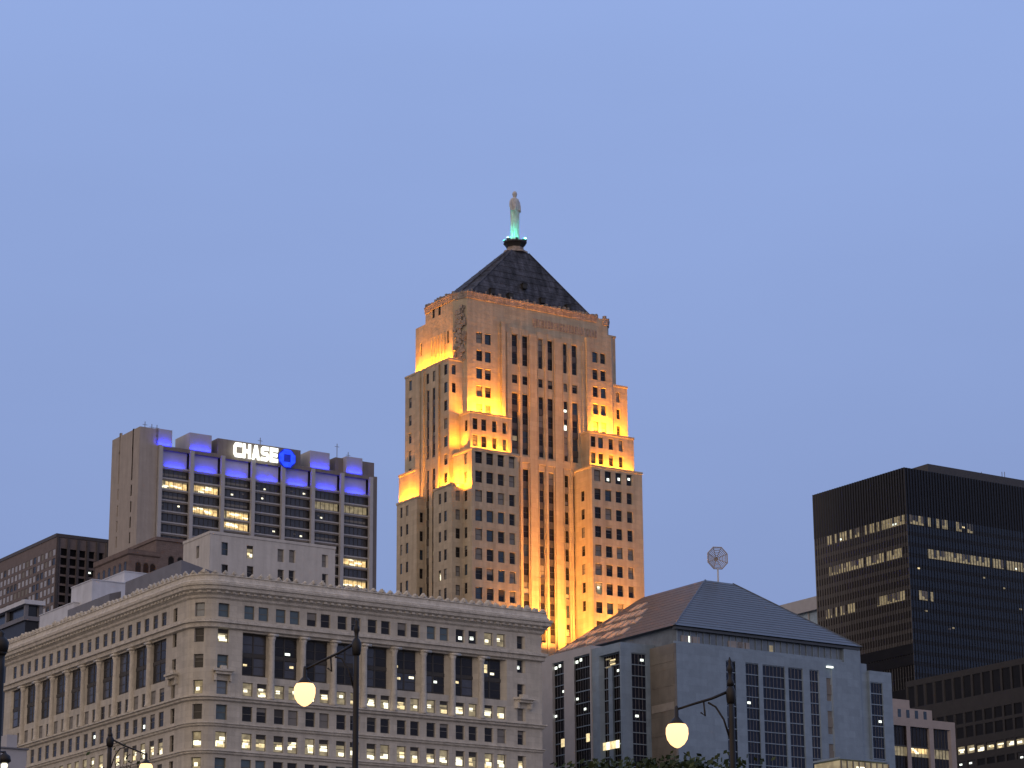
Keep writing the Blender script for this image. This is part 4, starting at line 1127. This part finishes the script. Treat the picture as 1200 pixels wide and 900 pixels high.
# bay: near corner at px 729, meets wall at 763
def solve_p():
    for i in range(5, 400):
        p = i * .05
        if proj(HF, -p, vv, 60)[0] < 729.5: return p
    return 6
pp = solve_p()
v2 = HF.L(693.5, 770, -pp)[0]
zb2 = HF.R(730, 752.5, vv)[1]
PB = rect(-pp, 2, vv, v2)
Lb = v2 - vv
ub0, ub1 = HF.R(740, 770, vv)[0], HF.R(757, 770, vv)[0]
ob = (Lb + ub0 + pp, Lb + ub1 + pp, 2, HF.R(745, 765, vv)[1], .25)
vg0, vg1, vg2 = HF.L(702, 775, -pp)[0], HF.L(726, 775, -pp)[0], 0
zgt = HF.L(714, 766, -pp)[1]
og = (v2 - vg0, v2 - vg1, 2, zgt, .8)
ribbon(Hb.wall, PB, 0, PB.s[-1], 0, zb2, [ob, og], 'granite panels'); Hb.wall.face([(p[0], p[1], zb2) for p in PB.p[:-1]], 'granite panels')
Hb.add(hwin(PB, ob, sparks=2, tint='navy glass'), 500, 'window_strip')
mb = hwin(PB, og, sparks=1)
gm = (og[0] + og[1]) / 2; pbox(mb, PB, gm - .8, gm + .5, 2, zgt - 2.3, -.8, -.3, 'granite panels')
for k in range(5):
    x = rnd.uniform(og[0] + .5, og[1] - 2.5); z = zgt - .6 - .35 * k; pq(mb, PB, x, x + 1.8, z - .25, z, -.6 + .01 * k, 'lit warm' if k % 2 else 'lit dim')
zl = HF.L(714, 878, -pp)[1]
for k in range(5):
    x = og[0] + .3 + k * (og[1] - og[0] - 1) / 5; pq(mb, PB, x, x + 1.1, zl, zl + 1.3, -.25, rnd.choice(['lit warm', 'lit bright', 'lit dim']))
Hb.add(mb, 500, 'window_strip')
PL = rect(-pp - .25, 2, v2 + .02, HV + 3)
zl3 = HF.L(665, 763.5, -pp)[1]
LL = HV + 3
def ol(x0, x1, yt, xm):
    a, b = HF.L(x0, 790, -pp)[0], HF.L(x1, 790, -pp)[0]; return (LL - a, LL - b, 2, HF.L(xm, yt, -pp)[1], .6)
o1, o2, o3 = ol(674, 692.5, 768, 683), ol(648.5, 662, 776, 655), ol(636, 638.5, 783, 637)
ribbon(Hb.wall, PL, 0, PL.s[-1], 0, zl3, [o1, o2], 'granite columns'); Hb.wall.face([(p[0], p[1], zl3) for p in PL.p[:-1]], 'granite panels')
for o in (o1, o2):
    mb = hwin(PL, o, fh=FH * 1.05, sparks=2)
    zq = o[3] - 1.1; pq(mb, PL, o[0] + .2, o[0] + 1.0, zq, zq + .5, -.45, 'lit spark'); pq(mb, PL, o[0] + 1.5, o[0] + 2.2, zq + .2, zq + .7, -.45, 'lit spark')
    zq = HF.L(655, 876, -pp)[1]; pq(mb, PL, o[1] - 1.6, o[1] - .5, zq, zq + 1.4, -.45, 'lit warm')
    Hb.add(mb, 500, 'window_strip')
Hb.finish()
# faceted open disc ornament on the ridge
ou, oz0 = HF.R(843.6, 681, hs)
om = thing('roof_ornament', 'open octagonal web disc on a short pole on the hipped roof ridge', 'ornament', tuple(HF.o + HF.a * ou + HF.b * (hs + .5)) + (zr,), YAW - .35)
pc = HF.R(843.6, 653.5, hs)[1] - zr; Rr = HF.R(843.6, 641, hs)[1] - zr - pc
mb = MB(); mb.tube([(0, 0, 0), (0, 0, pc - Rr)], .17, 'pale metal', 8); mb.build('pole', om)
mb = MB()
for rr in (1, .86, .72, .58, .44, .3, .16):
    pts = [(Rr * rr * cos(pi / 8 + k * pi / 4), (1 - rr) * .8, pc + Rr * 1.08 * rr * sin(pi / 8 + k * pi / 4)) for k in range(9)]
    mb.tube(pts, .13 if rr == 1 else .085, 'pink concrete', 5)
mb.build('rings', om)
mb = MB()
for k in range(8):
    a = pi / 8 + k * pi / 4; mb.tube([(Rr * cos(a), 0, pc + Rr * 1.08 * sin(a)), (0, .8, pc)], .07, 'pink concrete', 5)
mb.build('spokes', om)
mb = MB(); mb.rings([[(Rr * .2 * cos(t), .75 + d_, pc + Rr * .2 * sin(t)) for t in [2 * pi * i / 10 for i in range(10)]] for d_ in (0, .15)], 'pale metal'); mb.build('hub', om)

# ================================================================== black curtain-wall tower
DF = Frame(1062, 600, 700)
Db = Bld('office_tower', 'black steel and glass office tower with flat top at the right', DF, 'office building')
ztD = DF.R(1062, 548)[1]; DU = DF.R(1330, 600)[0]; DV = DF.L(954, 600)[0]
zcap = DF.R(1062, 602)[1]
FD = (DF.R(1062, 602)[1] - DF.R(1062, 702)[1]) / 8
PD = rect(0, DU, 0, DV)
ribbon(Db.wall, PD, 0, PD.s[-1], 0, ztD, [], 'black steel'); Db.wall.face([(p[0], p[1], ztD) for p in PD.p[:-1]], 'black steel')
mul = MB(); dm = 1.08
ns_ = int(DV / dm)
for k in range(ns_ + 1):
    q = DV * k / ns_
    pbox(mul, PD, max(q - .09, 0.01), q + .09, 0, zcap + .01, 0, .22, 'afterglow side mullion'); pbox(mul, PD, max(q - .09, 0.01), q + .09, zcap + .02, ztD, 0, .25, 'black steel')
nr_ = int(DU / dm)
for k in range(1, nr_):
    q = DV + k * dm; pbox(mul, PD, q - .07, q + .07, 0, zcap + .01, 0, .2, 'shade side mullion'); pbox(mul, PD, q - .07, q + .07, zcap + .02, ztD, 0, .25, 'black steel')
mul.build('mullions', Db.root)
zlow = DF.L(1010, 742, 0)[1]
bandsD = 0; zf = zcap
dkeys = {0: None, 1: [(.22, .9)], 2: None, 4: [(.3, .9)], 8: [(.1, .5), (.7, .98)]}
for k in range(44):
    z1 = zcap - k * FD; z0 = z1 - FD * .62
    if z0 < 40: break
    mb = MB(); low = k >= 12
    if not low: pq(mb, PD, .05, DV - .05, z0, z1 - .05, .02, 'tan glass' if False else 'dark glass'); pq(mb, PD, DV + .05, DV + DU - .05, z0, z1 - .05, .02, 'steel blue glass')
    else: pq(mb, PD, .05, DV - .05, z1 - FD * .95, z1 - .05, .34 if (k // 2) % 2 == 0 else .02, 'black glass'); pq(mb, PD, DV + .05, DV + DU - .05, z0, z1 - .05, .02, 'steel blue glass')
    if k < 12:
        z2_ = z0 - FD * .38 + .02; pq(mb, PD, .05, DV - .05, z2_ + .02, z0 - .02, .015, 'dark bronze frame')
    Db.add(mb, 50, 'window_band')
def dlit(q0, q1, k, m='lit dim', skip=.0):
    z1 = zcap - k * FD - .1; z0 = z1 - FD * .86
    q = q0
    while q < q1:
        if rnd.random() > skip:
            mb = MB(); pq(mb, PD, q + .06, q + dm - .06, z0, z1, .05, m)
            if rnd.random() < .5: zz_ = z0 + rnd.uniform(.1, .5) * (z1 - z0); pq(mb, PD, q + .1, q + dm - .1, zz_, z1, .06, rnd.choice(['blind', 'lit dim', 'grey glass']))
            if rnd.random() < .04: pq(mb, PD, q + .25, q + .85, z0 + .4, z0 + .9, .07, 'lit spark')
            Db.add(mb, 30, 'lit_window')
        q += dm
sLD = lambda x, y: DV - DF.L(x, y)[0]
sRD = lambda x, y: DV + DF.R(x, y)[0]
dlit(sLD(970, 635), sLD(1061, 612), 0, skip=.2)
dlit(sLD(972, 668), sLD(1054, 646), 3, skip=.15)
dlit(sLD(968, 718), sLD(1000, 709), 7, skip=.3); dlit(sLD(1028, 705), sLD(1061, 698), 7, skip=.1)
dlit(sRD(1066, 608), sRD(1080, 610), 0, skip=.15); dlit(sRD(1084, 612), sRD(1137, 620), 0, skip=.35)
dlit(sRD(1087, 643), sRD(1215, 660), 3, skip=.05)
dlit(sRD(1077, 699), sRD(1093, 702), 7, skip=.2)
for x, y in ((1076.5, 666), (1129, 618), (1177, 689.5), (1113, 737), (1117, 736), (1196, 714), (1153, 677), (1085.5, 716)):
    q = sRD(x, y); z = DF.R(x, y)[1]; mb = MB(); pq(mb, PD, q - .45, q + .45, z - .22, z + .22, .06, rnd.choice(['lit warm', 'lit dim', 'blind'])); Db.add(mb, 20, 'lit_window')
mb = MB(); mb.box(DF.R(1085, 560, 6)[0] + 1, DF.R(1205, 565, 6)[0], 6, DV - 8, ztD, DF.R(1140, 552.5, 6)[1], 'dark bronze frame'); mb.build('penthouse', Db.root)
for x in (1174, 1177, 1150):
    u, z = DF.R(x, 552, 8); mb = MB(); mb.tube([(u, 8, ztD), (u, 8, DF.R(x, 553, 8)[1])], .1, 'grey metal', 5); mb.build('antenna', Db.root)
Db.finish()

# ================================================================== pale building glimpsed between roof and tower
JF = Frame(985, 700, 780)
Jb = Bld('office_building', 'pale flat roofed building glimpsed left of the black tower', JF)
zJ = JF.L(956, 698.6)[1]; zJ2 = JF.L(956, 714)[1]
Jb.wall.box(1.5, 30, 1.5, 60, 0, zJ2, 'pale glass')
mb = MB(); mb.box(0, 32, 0, 62, zJ2, zJ, 'granite columns'); mb.build('roof', Jb.root)
for k in range(8):
    mb = MB(); mb.box(1.2, 1.49, 2 + 7.5 * k, 2.6 + 7.5 * k, 0, zJ2 - .02, 'granite columns'); mb.build('column', Jb.root)
Jb.finish()

# ================================================================== dark framed block at lower right
NF = Frame(1290, 780, 540)
Nb = Bld('office_building', 'dark bronze framed building with a row of lit windows at the lower right corner', NF)
NV = NF.L(1061, 800)[0]; zN = NF.L(1061, 799)[1]
PN = rect(0, 40, 0, NV)
nl = lambda y, x=1130: NF.L(x, y)[1]
rowsN = [(792, 818, 2.6), (835, 848, 2.3), (851.5, 865, 2.3), (874, 884, 2.4), (892, 900, 2.4)]
opN = []; lit5 = {}
vs = [NF.L(x, 810)[0] for x in (1067, 1077.5, 1089, 1101, 1113, 1123, 1136, 1148, 1158, 1170, 1182, 1192, 1204, 1216, 1228)]
for r_i, (ya, yb, wd) in enumerate(rowsN):
    for j, v in enumerate(vs):
        v_ = vs[0] + (vs[-1] - vs[0]) * j / (len(vs) - 1)
        o = (NV - v_ - 1.25, NV - v_ + 1.25, nl(yb), nl(ya), .2); opN.append(o)
        lit5[o] = 'full' if (r_i == 3 and j > 4) else ('spark' if r_i == 3 and j == 2 else ('black' if r_i < 3 else rnd.choice(['black', 'spark'])))
ribbon(Nb.wall, PN, 0, PN.s[-1], 0, zN, opN, 'umber frame'); Nb.wall.face([(p[0], p[1], zN) for p in PN.p[:-1]], 'umber frame')
for k in range(5):
    for q in range(11):
        mb = MB(); a = NV + 1.2 + q * 3.5; z1 = zN - 2.2 - k * 5.2; pbox(mb, PN, a, a + 2.5, z1 - 3.4, z1, .005, .06, 'black glass'); Nb.add(mb, 1)
Nb.fill(PN, opN, lambda i, o: lit5[o], frame='black steel', rail=False)
Nb.finish()

# ================================================================== small pink framed building
QF = Frame(1040, 850, 505)
Qb = Bld('office_building', 'small pinkish concrete building with three wide glass bays beside the granite block', QF)
QU = QF.R(1119, 850)[0]; zQ = QF.R(1046, 839.5)[1]
PQ = rect(0, QU, 0, 18); opq = []
qx = [QF.R(x, 870)[0] for x in (1043.5, 1063, 1067.5, 1089.5, 1094.5, 1114.5)]
zq1, zq0 = QF.R(1075, 852)[1], QF.R(1075, 875)[1]
for k in range(3):
    a, b = qx[2 * k], qx[2 * k + 1]
    for z1, z0 in ((zq1, 2.0),): opq.append((18 + a, 18 + b, z0, z1, .5))
ribbon(Qb.wall, PQ, 0, PQ.s[-1], 0, zQ, opq, 'pink concrete'); Qb.wall.face([(p[0], p[1], zQ) for p in PQ.p[:-1]], 'grey metal')
for k, o in enumerate(opq):
    a, b, c, d, dep = o; mb = MB(); pq(mb, PQ, a, b, c, d, -dep, 'dark glass')
    for j in range(1, 5): x = a + (b - a) * j / 5; pbox(mb, PQ, x - .04, x + .04, c, d, -dep, -dep + .1, 'dark bronze frame')
    pbox(mb, PQ, a, b, zq0 - .2, zq0 + .1, -dep, -dep + .15, 'dark bronze frame')
    pq(mb, PQ, a, b, zq0 - 2.0, zq0 - .2, -dep + .02, 'lit dim')
    if k == 1:
        for j in range(4): x = a + .2 + j * .4; pq(mb, PQ, x, x + .9, zq0 - .5 - j * .3, zq0 - .3 - j * .25, -dep + .04 + j * .01, 'lit bright')
        pq(mb, PQ, a + .1, b - .5, zq0 - 1.3, zq0 - .3, -dep + .03, 'lit amber')
    Qb.add(mb, 50, 'bay_window')
Qb.finish()
mb = MB(); u0 = QF.R(1043, 830, 7)[0]
up = thing('rooftop_pavilion', 'small glazed rooftop storey set back on the pinkish building', 'rooftop room', tuple(QF.o + QF.b * 7) + (zQ,), YAW)
mb.box(u0, QF.R(1092, 835, 7)[0], 0, 8, 0, QF.R(1060, 829.5, 7)[1] - zQ, 'pink concrete'); mb.build('wall', up)
for k in range(4):
    a = QF.R(1052 + k * 10, 836, 7)[0]; mb = MB(); mb.box(a, a + .85, -.05, -.005, .3, QF.R(1060, 831.5, 7)[1] - zQ, 'blue glass'); mb.build('window', up)
mb = MB(); mb.box(u0 - .1, QF.R(1068, 830, 7)[0], .5, 7, QF.R(1060, 829.5, 7)[1] - zQ, QF.R(1055, 819.5, 7.5)[1] - zQ, 'pink concrete'); mb.build('roof_block', up)

# ================================================================== lit glass pavilion at the foot of the granite block
GF = Frame(984, 890, 260)
gp = thing('glass_pavilion', 'low glass pavilion with bright ceiling lights before the granite block', 'pavilion', (GF.o[0], GF.o[1], 0), YAW)
zG = GF.R(985, 887)[1]; GU = GF.R(1041, 893)[0]
mb = MB(); mb.box(0, GU, 0, 4, 0, zG - .35, 'lit dim'); mb.build('glazing', gp)
mb = MB(); mb.box(-.1, GU + .1, -.1, 4.1, zG - .2, zG, 'granite panels'); mb.build('roof', gp)
for k in range(9):
    x = .05 + k * GU / 8.2; mb = MB(); mb.box(x, x + .12, -.12, -.01, 0, zG - .35, 'tan granite'); mb.build('mullion', gp)
for a, b, z0, z1 in ((1.8, 3.4, .9, 1.25), (2.4, 3.6, .5, .8), (1.5, 2.2, 1.3, 1.6), (3.0, 3.4, 1.3, 1.6), (5.6, 6.0, .6, 1.4)):
    mb = MB(); mb.box(a * GU / 7.2, b * GU / 7.2, -.06, -.012, zG - .35 - z1, zG - .35 - z0, 'lit bright'); mb.build('ceiling_light', gp)

# ================================================================== grey block at lower left corner
AF = Frame(-20, 885, 150)
gb = thing('utility_building', 'small grey violet plant room block in the lower left corner', 'building', (AF.o[0], AF.o[1], 0), YAW)
zA = AF.R(20, 878)[1]
mb = MB(); mb.box(0, AF.R(31, 890)[0], 0, 5, 0, zA, 'granite columns'); mb.build('wall', gb)
mb = MB(); mb.box(AF.R(8, 870, .5)[0], AF.R(20, 870, .5)[0], .5, 3, zA, AF.R(14, 861, .5)[1], 'granite columns'); mb.build('roof_vent', gb)
mb = MB(); mb.box(-.1, AF.R(31, 890)[0] + .1, -.1, 5.1, zA, zA + .08, 'grey metal'); mb.build('roof_edge', gb)

# ================================================================== street lamps
def at(px, py, Y): return ray(px, py) * Y + CAM
def street_lamp(px, ytop, Y, gx, gy, label, attach_y, rad=.10, lit=True, arm=True, power=260, grp='street lamps in front of the buildings'):
    top = at(px, ytop, Y); x, y = top[0], top[1]
    t = thing('street_lamp', label, 'street lamp', (x, y, 0), 0, grp)
    H_ = top[2]
    za = at(px, attach_y, Y)[2]
    mb = MB(); mb.lathe([(.34, 0), (.36, .15), (.27, .3), (.24, 1.1), (.28, 1.2), (.2, 1.4), (rad * 1.45, 1.6), (rad * 1.2, 5), (rad, za - .6), (rad, H_ - .62)], 'post paint', 14); mb.build('post', t, True)
    mb = MB(); mb.lathe([(rad * 1.02, za - .22), (rad * 1.5, za - .18), (rad * 1.7, za - .05), (rad * 1.75, za + .05), (rad * 1.3, za + .12), (rad * 1.02, za + .16)], 'post paint', 14); mb.build('collar', t, True)
    mb = MB(); mb.lathe([(rad, H_ - .63), (rad * 1.3, H_ - .58), (rad * 1.3, H_ - .52), (rad * .7, H_ - .46), (rad * .75, H_ - .34), (rad * 1.15, H_ - .28), (rad * 1.1, H_ - .22), (rad * .5, H_ - .15), (rad * .75, H_ - .1), (.01, H_)], 'post paint', 12); mb.build('finial', t, True)
    if arm:
        g_ = at(gx, gy, Y); dx, dz = g_[0] - x, g_[2]
        s_ = 1 if dx > 0 else -1
        cap = dz + .30
        mb = MB(); mb.tube([(s_ * rad * .8, 0, za + .05), (dx * .35, 0, za + (cap + .22 - za) * .30), (dx * .7, 0, za + (cap + .22 - za) * .66), (dx, 0, cap + .22)], [.034, .03, .027, .025], 'post paint', 8)
        mb.tube([(s_ * rad * .8, 0, za - .95), (dx * .14, 0, za - .55), (dx * .28, 0, za - .28), (dx * .42, 0, za - .02 + (cap - za) * .3)], .022, 'post paint', 6)
        mb.tube([(dx * .5, 0, za + (cap + .2 - za) * .46), (dx * .48, 0, za + (cap - za) * .5 - .2), (dx * .56, 0, za + (cap - za) * .5 - .12)], .02, 'post paint', 6)
        mb.build('arm', t, True)
        mb = MB(); mb.lathe([(.02, cap + .3), (.04, cap + .26), (.045, cap + .06), (.10, cap + .0), (.165, cap - .08), (.16, cap - .1)], 'post paint', 14, (dx, 0)); mb.build('lamp_cap', t, True)
        mb = MB(); mb.lathe([(.19, dz + .20), (.235, dz + .12), (.24, dz + .0), (.215, dz - .12), (.15, dz - .22), (.07, dz - .28), (.02, dz - .3)], 'lamp globe' if lit else 'white paint', 18, (dx, 0)); mb.build('globe', t, True)
    return t
street_lamp(418, 724, 56, 357, 812, 'lit street lamp with tall black post before the cream block columns', 757, rad=.064)
street_lamp(855, 770, 54, 793.5, 860, 'lit street lamp before the granite block, arm reaching left over the trees', 813, rad=.062)
street_lamp(129.5, 853, 90, 171, 902, 'distant street lamp with yellow globe near the bottom left corner', 868, rad=.08)
street_lamp(2, 738, 60, 5, 893, 'thick dark street lamp post along the left edge of the photo', 755, rad=.11, lit=True, arm=False)
lo = thing('wall_lamp', 'small white lamp under a dark cap in the bottom left corner', 'lamp', tuple(at(5, 898, 100)), 0)
mb = MB(); mb.lathe([(.02, -.12), (.12, -.06), (.14, .05), (.1, .12)], 'lit bright', 12); mb.build('globe', lo, True)
mb = MB(); mb.lathe([(.16, .125), (.26, .2), (.22, .4), (.08, .5), (.03, .6)], 'post paint', 12); mb.tube([(0, 0, .55), (-.5, 0, .6), (-.6, 0, -5)], .05, 'post paint', 6); mb.build('cap', lo, True)

# ================================================================== tree tops along the bottom
def tree(px, ytop, Y, spread, label, dens=2600, seed=1, sparse=False):
    R_ = random.Random(seed); p = at(px, ytop, Y); H_ = p[2]
    t = thing('tree', label, 'tree', (p[0], p[1], 0), 0, 'trees along the bottom edge')
    mb = MB(); th = H_ * .45
    mb.tube([(0, 0, 0), (.1, 0, th * .5), (0, .1, th), (.05, 0, H_ * .8)], [.32, .26, .2, .05], 'bark', 8)
    tips = []
    for k in range(13):
        a = R_.uniform(0, 2 * pi); z0 = th + R_.uniform(0, .3) * H_; l = spread * R_.uniform(.5, .95); z1 = min(H_ - 1.2, z0 + R_.uniform(.15, .4) * H_) - .25 * l
        e_ = (l * cos(a), l * sin(a), z1); m_ = (e_[0] * .45, e_[1] * .45, (z0 + z1) / 2 + .2)
        mb.tube([(0, 0, z0), m_, e_], [.12, .07, .025], 'bark', 5); tips += [e_, m_]
        for q in range(3):
            e2 = (e_[0] + R_.uniform(-1, 1), e_[1] + R_.uniform(-1, 1), min(H_ - .6, e_[2] + R_.uniform(-.2, .9))); mb.tube([e_, e2], [.03, .012], 'bark', 4); tips.append(e2)
    for q in range(6):
        e2 = (R_.uniform(-.6, .6) * spread * .6, R_.uniform(-.5, .5) * spread, H_ - R_.uniform(.3, 1.1)); mb.tube([(0, 0, H_ * .75), e2], [.06, .015], 'bark', 4); tips.append(e2)
    mb.build('trunk', t, True)
    cr = MB()
    for k in range(dens):
        c = R_.choice(tips); s_ = R_.uniform(.08, .16)
        o = mathutils.Vector((c[0] + R_.gauss(0, .5), c[1] + R_.gauss(0, .5), min(H_ + R_.uniform(-.3, .05), c[2] + R_.gauss(0, .35))))
        n_ = mathutils.Vector((R_.gauss(0, 1), R_.gauss(0, 1), R_.gauss(0, 1))).normalized(); a = n_.orthogonal().normalized() * s_; b = n_.cross(a) * .6
        cr.face([o - a, o - b, o + a, o + b], 'leaf green' if R_.random() < .6 else 'leaf dark green')
    cr.build('crown', t)
tree(708, 892, 95, 1.3, 'leafy tree top at the bottom edge before the stepped glass bays', 4500, 3)
tree(749, 897, 98, 1.2, 'low leafy tree top between the two taller ones at the bottom edge', 3500, 11)
tree(791, 885, 88, 1.25, 'leafy tree top directly under the right street lamp globe', 4500, 8)
tree(146, 876, 120, 1.3, 'sparse young tree beside the distant street lamp at the lower left', 260, 21, True)
